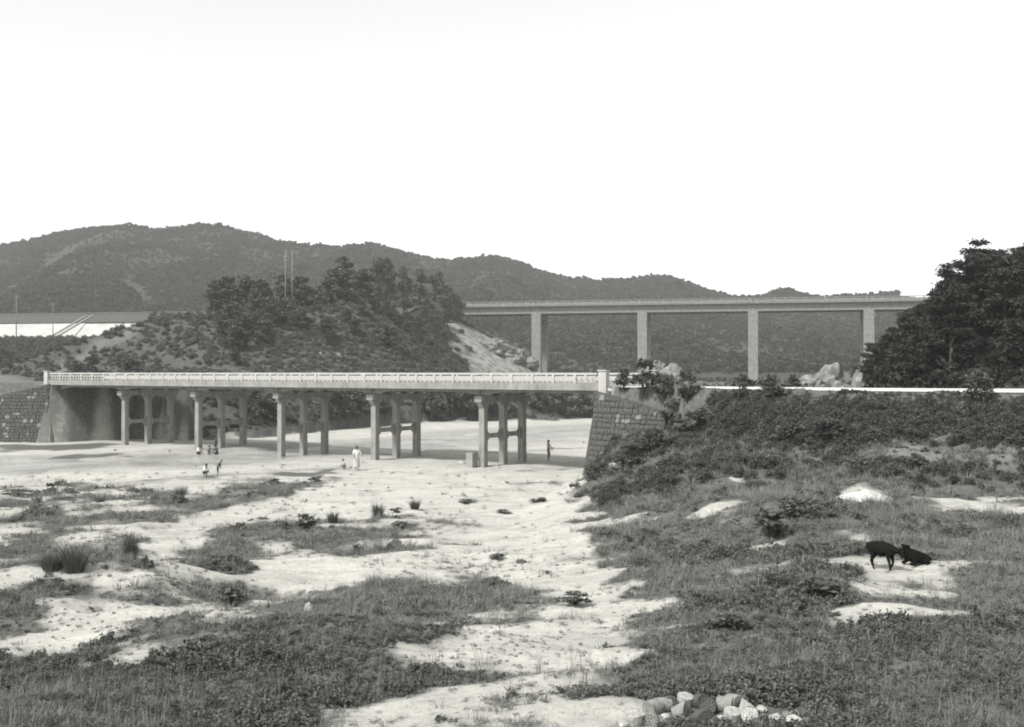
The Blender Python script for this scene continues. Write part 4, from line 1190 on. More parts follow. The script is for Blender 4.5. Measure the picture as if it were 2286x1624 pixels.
# pines on the knoll
KN = [(478, 632, 188), (508, 622, 190), (545, 618, 192), (590, 628, 192), (632, 612, 194), (672, 622, 196), (706, 640, 196), (738, 598, 200), (768, 582, 204), (812, 604, 208), (842, 566, 236), (868, 578, 246), (900, 568, 258), (938, 584, 272), (972, 612, 284), (1003, 640, 294), (1022, 664, 296)]
for i, (u, v, y) in enumerate(KN):
    x = (u - CX) / FPX * y; g = h1(x, y); top = CAMZ + (HV - v) / FPX * y
    lab = {0: 'leftmost pine of the row along the knoll ridge', 10: 'tall flat-topped pine near the middle of the knoll ridge', 16: 'last pine on the knoll ridge, beside the end of the viaduct'}.get(i, ORD[i] + ' pine from the left along the knoll ridge')
    tree('pine_tree', x, y, float(np.clip(top - g, 4.0, 8.0 if i < 8 else 11.5)), lab, 'pines along the knoll ridge', 'kpine', i, 0.72 if top - g > 9 else 1.05)
rr = random.Random(9); cnt = 0
for k in range(300):
    i = rr.randint(1, 6); a, b = RIDGE[i], RIDGE[min(i + 1, 7)]; t = rr.random()
    x = a[0] + (b[0] - a[0]) * t + rr.uniform(-12, 12); y = a[1] + (b[1] - a[1]) * t - rr.uniform(2, 34)
    u = x / y * FPX + CX
    if not (465 < u < 1010) or not inpoly(np.array([x]), np.array([y]), FOOT)[0] or y > 285: continue
    tree('pine_tree', x, y, rr.uniform(2.4, 4.4), 'dark pine in the grove on the near slope of the knoll', 'pines in the knoll grove', 'kpine', k, rr.uniform(1.1, 1.5))
    cnt += 1
    if cnt >= 64: break
# bushy trees along the far bank, seen under the deck
FB = [(292, 975, 'dark round tree on the far bank beside the left abutment'), (338, 974, 'round tree on the far bank seen through the first pier'), (378, 972, 'round tree on the far bank just right of the first pier'), (415, 958, 'round tree on the far bank left of the second pier'), (572, 955, 'round tree on the far bank right of the second pier'), (612, 957, 'round tree on the far bank just left of the third pier'),
      (735, 952, 'round tree on the far bank just right of the third pier'), (768, 950, 'tall round tree on the far bank midway between third and fourth piers'), (806, 948, 'round tree on the far bank close left of the fourth pier'),
      (856, 948, 'round tree seen through the left opening of the fourth pier'), (965, 944, 'pale round tree on the far bank right of the fourth pier'), (1010, 943, 'dark round tree on the far bank between fourth and fifth piers'),
      (1052, 942, 'round tree on the far bank close left of the fifth pier'), (1105, 941, 'round tree seen through the left opening of the fifth pier'), (1212, 938, 'round tree on the far bank right of the fifth pier'), (1262, 937, 'round tree on the far bank below the right end span'), (1300, 936, 'round tree on the far bank close to the right abutment')]
for i, (u, v, lab) in enumerate(FB):
    g = ground_at(u, v)
    d = 1.5 + (i % 3) * 0.9
    x, y = g[0] * (1 + d / g[1]), g[1] + d
    h = [3.2, 3.8, 3.4, 3.6, 4.2, 3.8, 4.6, 5.2, 4.4, 4.0, 4.2, 5.0, 4.6, 4.2, 4.4, 3.6, 3.8][i] * (y / 135)
    tree('bank_tree', x, y, h, lab, 'round trees along the far bank', 'round', i, 1.15)

# ------------------------------------------------------------------ single shrubs and tufts
BUSH = [foliage_mesh('foliage', round_clumps(360 + k, 1.0, 0.5), 42, 0.075, M_LEAF, 380 + k, 0.2, 0.5) for k in range(3)]
UPBUSH = [blades_mesh('foliage', 260, 1.0, 0.62, 0.010, M_LEAF, 390 + k, 1.0, 0.24) for k in range(3)]
LOWB = [foliage_mesh('foliage', rclumps(460 + k, 10, 0.5, 0.8, 0.6, 0.1), 36, 0.085, M_WEED, 480 + k, 0.2, 0.6) for k in range(3)]
STEMS = []
for k in range(2):
    rr = random.Random(k); m = MB()
    for j in range(6):
        a = rr.uniform(0, 6.28); m.tube([(0, 0, -0.15), (0.10 * math.cos(a), 0.10 * math.sin(a), 0.35), (0.22 * math.cos(a), 0.22 * math.sin(a), 0.75)], [0.02, 0.014, 0.004], 5)
    STEMS.append(mesh('stem', m.v, m.f, M_BARK, True))
def shrub(name, sx, sy, w_px, h_px, form, label, group, k=0, sink=0.05):
    g = gs(sx, sy)
    w = w_px / 2900.0 * g[1] ; h = h_px / 2900.0 * g[1]
    o = empty(name, (g[0], g[1], g[2] - sink * h), random.uniform(0, 6.28)); tag(o, label, 'shrub', group)
    F = {'bush': BUSH, 'spiky': UPBUSH, 'low': LOWB}[form][k % 3]
    wd = {'bush': 1.0, 'spiky': 0.9, 'low': 1.0}[form]
    obj('foliage', F, o, scl=(w * wd, w * wd, h * 1.05)); obj('stem', STEMS[k % 2], o, scl=(w, w, h))
    return o
GSAND, GROAD, GTERR = 'shrubs on the river sand', 'shrubs along the road bank', 'weed clumps on the terrace'
for k, (x, y, w, h, fm, lab, grp) in enumerate([
    (828, 1430, 70, 38, 'bush', 'dark dome-shaped shrub in the middle of the sand, left of a spiky one', GSAND),
    (902, 1416, 50, 34, 'spiky', 'spiky tuft close right of the dark dome-shaped shrub', GSAND),
    (1024, 1398, 54, 40, 'spiky', 'fan-shaped spiky shrub on pale sand below the fourth pier', GSAND),
    (1075, 1388, 36, 20, 'low', 'small low shrub right of the fan-shaped spiky one', GSAND),
    (1124, 1379, 46, 30, 'spiky', 'thin wispy tuft on the sand at the right of the middle shrubs', GSAND),
    (1093, 1430, 96, 30, 'low', 'broad flat patch of shrub in front of the wispy tuft', GSAND),
    (1262, 1363, 52, 18, 'low', 'small dark tuft on bare sand in front of the fifth pier', GSAND),
    (1462, 1360, 62, 22, 'low', 'flat dark tuft on bare sand left of the stone wing wall', GSAND),
    (1365, 1391, 54, 17, 'low', 'lone low tuft in the widest stretch of bare sand', GSAND),
    (354, 1517, 68, 84, 'spiky', 'upright brush-like shrub in the left foreground', GSAND),
    (205, 1548, 110, 86, 'spiky', 'wide dark brushy shrub left of the upright brush-like one', GSAND),
    (140, 1545, 90, 60, 'spiky', 'leftmost brushy shrub of the pair behind the sand mound', GSAND),
    (50, 1343, 100, 28, 'low', 'long low shrub by the stream at the left frame edge', GSAND),
    (138, 1338, 46, 30, 'bush', 'rounded shrub by the stream, second from the left frame edge', GSAND),
    (191, 1336, 50, 22, 'low', 'low shrub by the stream, third from the left frame edge', GSAND),
    (272, 1360, 44, 17, 'spiky', 'small lone tuft on sand in the left middle distance', GSAND),
    (489, 1351, 42, 34, 'spiky', 'grey wispy tuft on sand below the crouching people', GSAND),
    (748, 1315, 54, 30, 'low', 'grey shrub on sand below the third pier', GSAND),
    (822, 1318, 44, 22, 'low', 'grey low shrub between the third and fourth piers', GSAND),
    (859, 1305, 48, 24, 'low', 'grey low shrub nearest the woman in white', GSAND),
    (631, 1632, 130, 70, 'low', 'dark bush filling the hollow beside the sand mound', GSAND),
    (1554, 1635, 100, 50, 'low', 'low bush beside the bend of the sandy path', GTERR),
    (1345, 1515, 54, 30, 'low', 'small bush at the edge of the sand right of centre', GSAND),
    (2092, 1452, 170, 120, 'low', 'big dark weed clump on the terrace mound', GTERR),
    (2150, 1400, 130, 80, 'low', 'dark weed clump on the upper right of the terrace mound', GTERR),
    (2205, 1625, 210, 105, 'low', 'broad dark weed clump below the standing goat', GTERR),
    (1971, 1700, 140, 66, 'low', 'dark weed clump in the lower right foreground', GTERR),
    (2225, 1490, 110, 34, 'low', 'flat dark weed clump left of the standing goat', GTERR),
    (2306, 1541, 50, 16, 'low', 'tiny dark clump at the heels of the standing goat', GTERR),
    (2647, 1094, 86, 95, 'bush', 'tall dark shrub standing against the pale road on the right', GROAD),
    (1862, 1085, 76, 84, 'bush', 'dark upright shrub where the road comes into view', GROAD),
    (1744, 1072, 110, 80, 'bush', 'broad shrub crowning the bank beside the parapet post', GROAD),
    (1690, 1064, 60, 50, 'bush', 'shrub close against the right parapet post', GROAD),
    (1800, 1072, 80, 60, 'bush', 'shrub between the broad one and the dark upright one', GROAD),
    (2012, 1080, 60, 44, 'bush', 'small dark shrub poking above the near road edge', GROAD),
    (2087, 1080, 90, 48, 'bush', 'dark shrub on the road edge, right of the small one', GROAD),
    (1887, 1180, 110, 66, 'bush', 'dark shrub on the slope right of the stone wing wall', GROAD),
    (1700, 1262, 110, 60, 'bush', 'very dark shrub at the foot of the stone wing wall', GROAD),
    (1770, 1225, 120, 66, 'bush', 'leafy shrub covering the lower right of the wing wall', GROAD),
    (1822, 1130, 80, 60, 'bush', 'dark shrub against the right end of the wing wall', GROAD),
    (1840, 1185, 90, 55, 'bush', 'leafy shrub below the right end of the wing wall', GROAD),
    (2140, 1195, 120, 50, 'bush', 'dark shrub at the foot of the road slope', GROAD),
    (2240, 1190, 120, 55, 'bush', 'dark shrub at the slope foot above the pale grass strip', GROAD),
    (2350, 1262, 120, 40, 'low', 'dark clump in front of the pale grass strip', GTERR),
    (2500, 1265, 120, 36, 'low', 'dark clump further right in front of the grass strip', GTERR)]):
    shrub('shrub', x, y, w, h, fm, lab, grp, k)

# shrubs just beyond the road
for k, (u, y, h, w, lab) in enumerate([(1660, 71, 1.0, 2.4, 'low shrub beyond the road at the foot of the third viaduct column'), (1712, 70, 1.2, 2.6, 'low shrub beyond the road right of the third viaduct column'), (1770, 70, 1.1, 2.6, 'low shrub beyond the road left of the pale rock')]):
    x = (u - CX) / FPX * y
    o = empty('shrub', (x, y, h1(x, y) - 0.1), k); tag(o, lab, 'shrub', GROAD)
    hh = max(0.6, CAMZ - 0.35 + h * 0.3 - h1(x, y))
    obj('foliage', BUSH[k], o, scl=(w, w, hh)); obj('stem', STEMS[0], o, scl=(w, w, hh))

# ------------------------------------------------------------------ rocks
def rock(name, loc, dims, label, seed, mat=M_ROCK, rz=0.0, rough=0.22):
    bm = bmesh.new(); bmesh.ops.create_icosphere(bm, subdivisions=4, radius=1.0)
    rs = np.array([v.co[:] for v in bm.verts])
    n1 = fbm(rs[:, 0] * 1.6 + seed, rs[:, 1] * 1.6 + rs[:, 2] * 1.3, seed, 4)
    n2 = fbm(rs[:, 0] * 4 + seed, rs[:, 2] * 5 + rs[:, 1] * 2, seed + 7, 3)
    for i, v in enumerate(bm.verts):
        k = 1 + rough * float(n1[i]) + 0.10 * float(n2[i])
        v.co = Vector((v.co.x * dims[0] * k, v.co.y * dims[1] * k, max(-0.4, v.co.z) * dims[2] * k))
    me = bpy.data.meshes.new(name); bm.to_mesh(me); bm.free(); me.materials.append(mat)
    return tag(obj(name, me, None, loc, (0, 0, rz)), label, 'rock')
def at(u, y, z): return ((u - CX) / FPX * y, y, z)
rock('rock_outcrop', at(1852, 74, 4.6), (1.7, 1.6, 1.75), 'pale bare rock outcrop beyond the road left of the dark wood', 3)
rock('rock_outcrop', at(1812, 73, 4.7), (1.1, 1.2, 1.2), 'lower pale rock on the left side of the outcrop beyond the road', 9)
rock('rock_outcrop', at(1925, 67, 4.6), (0.6, 1.0, 1.6), 'grey rock face at the left foot of the wooded hillside', 5)
rock('rock_outcrop', at(1503, 150, 4.6), (2.4, 2.5, 2.6), 'pale rock outcrop behind the bushes at the right bridge end', 12)
rock('rock_outcrop', at(1462, 152, 5.6), (1.5, 1.5, 2.6), 'small pale rock right of the second viaduct column', 14)
for k, (u, y, z, d, lab) in enumerate([(1168, 286, 9.5, (4.2, 4, 2.6), 'white rock slab at the foot of the bare slope beside the first viaduct pier'), (1100, 282, 17.5, (4.5, 4, 3.0), 'jutting rock high on the bare slope under the viaduct end'), (1140, 284, 13.5, (4.5, 4, 3.2), 'jutting rock halfway down the bare slope under the viaduct')]):
    x = (u - CX) / FPX * y
    rock('rock_outcrop', (x, y, h1(x, y)), d, lab, 20 + k, rough=0.35)
for k, (u, v, s, lab) in enumerate([(714, 792, 0.5, 'small pale rock on the knoll, left one of two'), (757, 793, 0.45, 'small pale rock on the knoll, right one of two'), (1003, 784, 0.5, 'small pale rock high on the right flank of the knoll')]):
    g = ground_at(u, v); rock('rock', g, (s, s * .8, s * .7), lab, 40 + k, M_ROCK)
g = gs(838, 1655); rock('rock', (g[0], g[1], g[2]), (0.10, 0.09, 0.16), 'single white pointed stone beside the dark hollow', 51, M_ASH, rough=0.3)
for k, (x, y, s, lab) in enumerate([(1660, 1262, .16, 'pale boulder at the foot of the stone wing wall'), (1345, 1268, .18, 'pale flat stone right of the fifth pier foot'), (1253, 1256, .22, 'pale boulder left of the footing block'), (1072, 1468, .12, 'dark stone on the bare sand right of the spiky shrubs'), (1412, 1524, .12, 'dark stone at the sand edge near the centre')]):
    g = gs(x, y); rock('rock', g, (s * 1.3, s, s * .8), lab, 60 + k, M_ASH if k < 3 else M_COAL)
# sand heap on the terrace
g = gs(2340, 1348)
m = MB(); bm = bmesh.new()
bmesh.ops.create_icosphere(bm, subdivisions=4, radius=1.0)
for v in bm.verts:
    r_ = math.hypot(v.co.x, v.co.y); zz = max(0, v.co.z)
    v.co = Vector((v.co.x * 1.15, v.co.y * 0.75, -0.1 + 0.36 * max(0, 1 - r_) ** 0.8 * (1 if v.co.z >= 0 else 0) + 0.03 * math.sin(v.co.x * 9) * (1 - r_)))
me = bpy.data.meshes.new('sand_heap'); bm.to_mesh(me); bm.free(); me.materials.append(mat_plain('heap_sand', 0.46, 0.58, 20, bs=0.3))
me.polygons.foreach_set('use_smooth', [True] * len(me.polygons))
tag(obj('sand_heap', me, None, (g[0], g[1], g[2] + 0.02)), 'white conical sand heap on the green terrace', 'sand heap')

# ------------------------------------------------------------------ grave, poles, house
g = ground_at(552, 770)
gr = empty('grave_mound', g); tag(gr, 'small white earth grave mound on the knoll slope', 'grave')
m = MB().ball((0, 0, 0), (1.25, 1.0, 0.62), 14, 8); obj('mound', mesh('mound', m.v, m.f, M_ASHG, True), gr)
m = MB().box(-0.25, 0.25, -1.35, -1.15, -0.2, 0.55); obj('headstone', mesh('headstone', m.v, m.f, M_MORTAR), gr)
for k, (u, v, dx, dz, lab) in enumerate([(892, 652, 1.3, 0.5, 'wide pale stone slab between the pines near the top of the knoll'), (930, 652, 0.4, 1.0, 'upright pale gravestone between the pines near the top of the knoll'), (880, 641, 1.1, 0.6, 'small pale stone slab left of the upright gravestone')]):
    x, y, gz = ground_at(u, v + 30)
    r0 = empty('gravestone', (x, y, gz)); tag(r0, lab, 'gravestone')
    hh = dz
    mm = MB().box(-dx / 2, dx / 2, -0.2, 0.2, -0.4, hh, 0.04); obj('slab', bevelled(mesh('slab', mm.v, mm.f, M_ASHG), 0.05), r0)
    mm = MB().box(-dx / 2 - .3, dx / 2 + .3, -0.5, 0.5, -0.5, 0.3); obj('plinth', mesh('plinth', mm.v, mm.f, M_ASHG), r0)
def pole(u, y, vtop, r, label, arm=True):
    x, _, zt = at(u, y, 0); zt = CAMZ + (HV - vtop) / FPX * y; zb = h1(x, y)
    o = empty('utility_pole', (x, y, zb)); tag(o, label, 'pole', 'utility poles on the slopes')
    H = zt - zb
    m = MB().tube([(0, 0, -0.8), (0, 0, H)], [r, r * 0.7], 10); obj('shaft', mesh('shaft', m.v, m.f, M_POLE, True), o)
    if arm:
        m = MB().box(-0.8, 0.8, -0.06, 0.06, H - 0.6, H - 0.48); obj('crossarm', mesh('crossarm', m.v, m.f, M_POLE), o)
        for q in (-0.7, 0, 0.7):
            m = MB().tube([(q, 0, H - 0.48), (q, 0, H - 0.3)], 0.05, 6); obj('insulator', mesh('insulator', m.v, m.f, M_ASH), o)
pole(637, 186, 558, 0.12, 'left one of the two tall pale poles rising from the knoll', False)
pole(652, 188, 558, 0.12, 'right one of the two tall pale poles rising from the knoll', False)
pole(36, 310, 660, 0.16, 'pale utility pole above the highway slope at the far left')
pole(118, 312, 676, 0.14, 'shorter utility pole above the highway slope, right of the far-left one')
hx, hy = (75 - CX) / FPX * 130, 130.0
hs = empty('farmhouse', (hx, hy, h1(hx, hy)), 0.25); tag(hs, 'small farmhouse with pale thatched roof below the highway slope', 'house')
hz = 0.95
m = MB().box(-1.6, 1.6, -1.1, 1.1, -1, hz + 0.05); obj('wall', mesh('wall', m.v, m.f, M_MUD), hs)
m = MB().box(-0.3, 0.3, -1.16, -1.10, -0.6, hz - 0.2); obj('door', mesh('door', m.v, m.f, M_DARK), hs)
m = MB(); m.add([(-1.9, -1.4, hz), (1.9, -1.4, hz), (1.9, 1.4, hz), (-1.9, 1.4, hz), (-1.1, 0, hz + .75), (1.1, 0, hz + .75), (-1.9, -1.4, hz - .14), (1.9, -1.4, hz - .14), (1.9, 1.4, hz - .14), (-1.9, 1.4, hz - .14)],
     [(0, 1, 5, 4), (1, 2, 5), (2, 3, 4, 5), (3, 0, 4), (6, 7, 1, 0), (7, 8, 2, 1), (8, 9, 3, 2), (9, 6, 0, 3), (9, 8, 7, 6)])
obj('roof', mesh('roof', m.v, m.f, M_ROOF), hs)
for i, (u, y, h, lab) in enumerate([(122, 130, 2.4, 'bushy tree right of the farmhouse'), (165, 140, 2.6, 'bushy tree at the foot of the paved slope, right of the farmhouse tree'), (22, 140, 3.2, 'bushy tree behind the farmhouse at the left frame edge'), (205, 155, 2.8, 'bushy tree in front of the right end of the paved slope'), (58, 124, 1.5, 'low bushy tree hiding the farmhouse wall'), (98, 122, 1.4, 'low bushy tree in front of the farmhouse, nearer the bridge')]):
    x = (u - CX) / FPX * y
    tree('bushy_tree', x, y, h, lab, 'bushy trees below the highway', 'round', i, 1.3)

# ------------------------------------------------------------------ dumped coal briquettes
def briquette_mesh(mat, seed, length=0.142, R=0.075, broken=0.0):
    """burnt coal briquette: a cylinder pierced lengthwise by round holes"""
    rr = random.Random(seed)
    NS, NH = 28, 8
    pts, edges = [], []
    for k in range(NS): pts.append(Vector((R * math.cos(2 * math.pi * k / NS), R * math.sin(2 * math.pi * k / NS))))
    edges += [(k, (k + 1) % NS) for k in range(NS)]
    holes = [(0, 0)] + [(0.030 * math.cos(k * math.pi / 3), 0.030 * math.sin(k * math.pi / 3)) for k in range(6)] + [(0.057 * math.cos((k + .5) * math.pi / 6), 0.057 * math.sin((k + .5) * math.pi / 6)) for k in range(12)]
    hr = 0.0058
    for hx_, hy_ in holes:
        b = len(pts)
        for k in range(NH): pts.append(Vector((hx_ + hr * math.cos(2 * math.pi * k / NH), hy_ + hr * math.sin(2 * math.pi * k / NH))))
        edges += [(b + k, b + (k + 1) % NH) for k in range(NH)]
    vs, es, fs, *_ = delaunay_2d_cdt(pts, edges, [], 1, 1e-6)
    face_ok = []
    for f in fs:
        c = sum((vs[i] for i in f), Vector((0, 0))) / len(f)
        if all((c - Vector(h)).length > hr * 0.9 for h in holes): face_ok.append(f)
    n = len(vs)
    top = []
    for v in vs:
        z = length / 2
        if broken: z -= broken * max(0, (v.x * math.cos(seed) + v.y * math.sin(seed)) / R + 0.3) * length * rr.uniform(.75, 1.1)
        top.append((v.x, v.y, z))
    V = [(v.x, v.y, -length / 2) for v in vs] + top
    F = [tuple(reversed(f)) for f in face_ok] + [tuple(i + n for i in f) for f in face_ok]
    F += [(k, (k + 1) % NS, (k + 1) % NS + n, k + n) for k in range(NS)]
    for j in range(len(holes)):
        b = NS + j * NH
        F += [(b + (k + 1) % NH, b + k, b + k + n, b + (k + 1) % NH + n) for k in range(NH)]
    return mesh('briquette', V, F, mat)
BR = {}
def briquette(sx, sy, tilt, rz, mat, label, broken=0.0, scale=1.1, lift=0.0):
    key = (mat.name, broken)
    if key not in BR: BR[key] = briquette_mesh(mat, len(BR) + 1, broken=broken)
    g = gs(sx, sy)
    o = obj('coal_briquette', BR[key], None, (g[0], g[1], g[2] + 0.045 * scale + lift), (math.radians(tilt), 0, math.radians(rz)), (scale,) * 3)
    return tag(o, label, 'briquette', 'burnt coal briquettes dumped at the bottom of the frame')
briquette(1768, 1928, 90, -50, M_ASHG, 'grey burnt briquette lying with its holed end facing left')
briquette(1793, 1922, 88, -70, M_ASHG, 'grey burnt briquette lying end to end behind the left holed one')
briquette(1815, 1918, 80, -5, M_COAL, 'dark half-burnt briquette showing its round holed face')
briquette(1853, 1914, 12, 30, M_ASH, 'clean white briquette standing upright behind the others')
briquette(1846, 1938, 60, 70, M_ASHG, 'broken grey briquette below the upright white one', 0.4)
briquette(1898, 1912, 75, 20, M_COAL, 'blackened briquette right of the upright white one')
briquette(1922, 1926, 70, -30, M_COAL, 'dark holed briquette at the middle of the heap')
briquette(1964, 1920, 88, 62, M_ASHG, 'large pale briquette lying on the heap with its holed end facing right')
briquette(1988, 1915, 82, 30, M_ASHG, 'grey briquette whose holed face leans on the large pale one', 0.25)
briquette(1980, 1956, 15, 10, M_ASH, 'white briquette standing below the large pale one')
briquette(2022, 1934, 20, 50, M_ASH, 'white chipped briquette at the upper right of the heap', 0.3)
briquette(2032, 1958, 35, -30, M_ASH, 'big white briquette leaning at the right of the heap', 0.0, 1.1)
briquette(2108, 1966, 65, 40, M_ASH, 'white broken briquette lying apart on the right', 0.5)
briquette(2140, 1950, 40, -20, M_ASHG, 'grey broken wedge of briquette apart on the right', 0.6)
briquette(2150, 1970, 70, 80, M_ASH, 'rightmost white broken briquette at the bottom edge', 0.5)
briquette(1714, 1960, 10, 15, M_ASH, 'leftmost white briquette standing in the grass', 0.2)
briquette(1760, 1962, 78, -12, M_ASHG, 'pale briquette showing a single dark hole at the bottom edge')
briquette(1905, 1955, 80, 15, M_COAL, 'dark round briquette at the bottom middle of the heap')
for k, (x, y) in enumerate([(1838, 1952), (1930, 1958), (1802, 1944), (1948, 1946), (1690, 1966), (2060, 1925)]):
    g = gs(x, y); rr = random.Random(k)
    bm = bmesh.new(); bmesh.ops.create_icosphere(bm, subdivisions=2, radius=0.045)
    for v in bm.verts: v.co = Vector((v.co.x * 1.3, v.co.y, v.co.z * 0.7)) * rr.uniform(0.75, 1.2)
    me = bpy.data.meshes.new('ash_lump'); bm.to_mesh(me); bm.free(); me.materials.append(M_ASH)
    tag(obj('ash_lump', me, None, (g[0], g[1], g[2] + 0.02), (0, 0, k)), 'small white crumb of ash among the dumped briquettes', 'ash lump', 'crumbs of ash among the briquettes')

# ------------------------------------------------------------------ bodies grown from skeletons
def skin_body(name, joints, bones, mats, pick, sub=1):
    """joints: name -> (pos, radius); one continuous surface; pick(face centre) -> material index"""
    names = list(joints); idx = {n: i for i, n in enumerate(names)}
    me = bpy.data.meshes.new(name)
    me.from_pydata([joints[n][0] for n in names], [(idx[a], idx[b]) for a, b in bones], [])
    o = bpy.data.objects.new(name, me); COL.objects.link(o)
    md = o.modifiers.new('skin', 'SKIN'); md.use_smooth_shade = True
    for i, n in enumerate(names):
        r = joints[n][1]; r = r if hasattr(r, '__len__') else (r, r)
        sv = me.skin_vertices[0].data[i]; sv.radius = r; sv.use_root = (i == 0)
    s2 = o.modifiers.new('sub', 'SUBSURF'); s2.levels = sub; s2.render_levels = sub
    dg = bpy.context.evaluated_depsgraph_get(); dg.update()
    m2 = bpy.data.meshes.new_from_object(o.evaluated_get(dg))
    bpy.data.objects.remove(o)
    m2.materials.clear()
    for m in mats: m2.materials.append(m)
    for p in m2.polygons: p.material_index = pick(p.center)
    return m2

def seg_pick(segs):
    """nearest bone decides the cloth"""
    def f(c):
        best, bi = 1e9, 0
        for a, b, k in segs:
            a, b = Vector(a), Vector(b); d = b - a; t = max(0, min(1, (c - a).dot(d) / (d.dot(d) + 1e-9)))
            q = (a + d * t - c).length
            if q < best: best, bi = q, k
        return bi
    return f

def person(loc, rz, pose, H, cloth, label, skirt=False, carry=None):
    """cloth: (top, bottom) materials; pose: dict of joint positions in units of height, facing -Y"""
    base = dict(pelvis=(0, 0, .52), waist=(0, 0, .61), chest=(0, 0, .74), neck=(0, 0, .825), headc=(0, -.005, .91), headt=(0, 0, .955),
                shL=(.105, 0, .80), elL=(.135, .01, .63), wrL=(.14, -.03, .50), haL=(.14, -.04, .455),
                shR=(-.105, 0, .80), elR=(-.135, .01, .63), wrR=(-.14, -.03, .50), haR=(-.14, -.04, .455),
                hipL=(.052, 0, .50), knL=(.056, -.015, .28), anL=(.056, .01, .045), toL=(.066, -.085, .02),
                hipR=(-.052, 0, .50), knR=(-.056, -.015, .28), anR=(-.056, .01, .045), toR=(-.066, -.085, .02))
    base.update(pose)
    rad = dict(pelvis=(.085, .062), waist=(.072, .052), chest=(.092, .06), neck=.032, headc=(.048, .056), headt=(.03, .034), shL=.045, elL=.028, wrL=.021, haL=.02, shR=.045, elR=.028, wrR=.021, haR=.02,
               hipL=.062, knL=.042, anL=.026, toL=.02, hipR=.062, knR=.042, anR=.026, toR=.02)
    J = {k: (tuple(c * H for c in base[k]), (tuple(q * H for q in rad[k]) if hasattr(rad[k], '__len__') else rad[k] * H)) for k in ['pelvis'] + [k for k in base if k != 'pelvis']}
    bones = [('pelvis', 'waist'), ('waist', 'chest'), ('chest', 'neck'), ('neck', 'headc'), ('headc', 'headt')]
    for s in 'LR':
        bones += [('chest', 'sh' + s), ('sh' + s, 'el' + s), ('el' + s, 'wr' + s), ('wr' + s, 'ha' + s), ('pelvis', 'hip' + s), ('hip' + s, 'kn' + s), ('kn' + s, 'an' + s), ('an' + s, 'to' + s)]
    P = {k: J[k][0] for k in J}
    segs = [(P['pelvis'], P['waist'], 2), (P['waist'], P['chest'], 1), (P['neck'], P['headt'], 0)]
    short = cloth[2] if len(cloth) > 2 else False
    for s in 'LR':
        segs += [(P['chest'], P['sh' + s], 1), (P['sh' + s], P['el' + s], 1), (P['el' + s], P['ha' + s], 0), (P['hip' + s], P['kn' + s], 2), (P['kn' + s], P['an' + s], 0 if short else 2), (P['an' + s], P['to' + s], 0)]
    me = skin_body('person', J, bones, [M_SKIN, cloth[0], cloth[1]], seg_pick(segs))
    # fingers and face, joined to the same surface data
    m = MB()
    for s, sg in (('L', 1), ('R', -1)):
        h = Vector(P['ha' + s]); d = (h - Vector(P['wr' + s])).normalized(); sd = d.cross(Vector((0, 1, 0.2))).normalized()
        for q in range(4):
            b = h + sd * (q - 1.5) * 0.011 * H; ln = (0.036, 0.044, 0.041, 0.032)[q] * H
            m.tube([b, b + d * ln * .55, b + d * ln + Vector((0, -0.012 * H, 0))], [.0056 * H, .005 * H, .0038 * H], 5)
        b = h + sd * 0.020 * H * sg
        m.tube([b - d * .02 * H, b + sd * .014 * H * sg, b + sd * .018 * H * sg + d * .018 * H], [.006 * H, .0055 * H, .004 * H], 5)
    hc = Vector(P['headc']); up = (Vector(P['headt']) - Vector(P['neck'])).normalized()
    fwd = Vector((0, -1, 0)); fwd = (fwd - up * fwd.dot(up)).normalized(); rt = fwd.cross(up)
    m.tube([hc + fwd * .050 * H + up * .012 * H, hc + fwd * .066 * H - up * .006 * H], [.006 * H, .010 * H], 5)       # nose
    for sg in (-1, 1): m.ball(tuple(hc + rt * .050 * H * sg), (.010 * H, .012 * H, .018 * H), 6, 4)                    # ears
    bm = bmesh.new(); bm.from_mesh(me)
    vs = [bm.verts.new(v) for v in m.v]
    for f in m.f:
        nf = bm.faces.new([vs[i] for i in f]); nf.material_index = 0; nf.smooth = True
    bm.to_mesh(me); bm.free()
    o = obj('person', me, None, loc, (0, 0, rz)); tag(o, label, 'person', 'people at the stream')
    # hair
    hm = bmesh.new(); bmesh.ops.create_icosphere(hm, subdivisions=3, radius=1.0)
    rem = [v for v in hm.verts if (v.co.z < -0.15 and v.co.y < 0.35) or (v.co.y < -0.45 and v.co.z < 0.35) or v.co.z < -0.75]
    bmesh.ops.delete(hm, geom=rem, context='VERTS')
    R = Matrix((rt, -fwd, up)).transposed()
    for v in hm.verts: v.co = hc + up * .014 * H + R @ Vector((v.co.x * .060 * H, v.co.y * .068 * H, v.co.z * .066 * H))
    hme = bpy.data.meshes.new('hair'); hm.to_mesh(hme); hm.free(); hme.materials.append(M_HAIR)
    hme.polygons.foreach_set('use_smooth', [True] * len(hme.polygons))
    obj('hair', hme, o)
    em = MB()
    for sg in (-1, 1): em.ball(tuple(hc + fwd * .053 * H + rt * .019 * H * sg + up * .008 * H), .0065 * H, 6, 4)
    em.tube([hc + fwd * .052 * H - up * .026 * H - rt * .012 * H, hc + fwd * .052 * H - up * .026 * H + rt * .012 * H], .0035 * H, 5)
    obj('eyes_and_mouth', mesh('eyes_and_mouth', em.v, em.f, M_EYE, True), o)
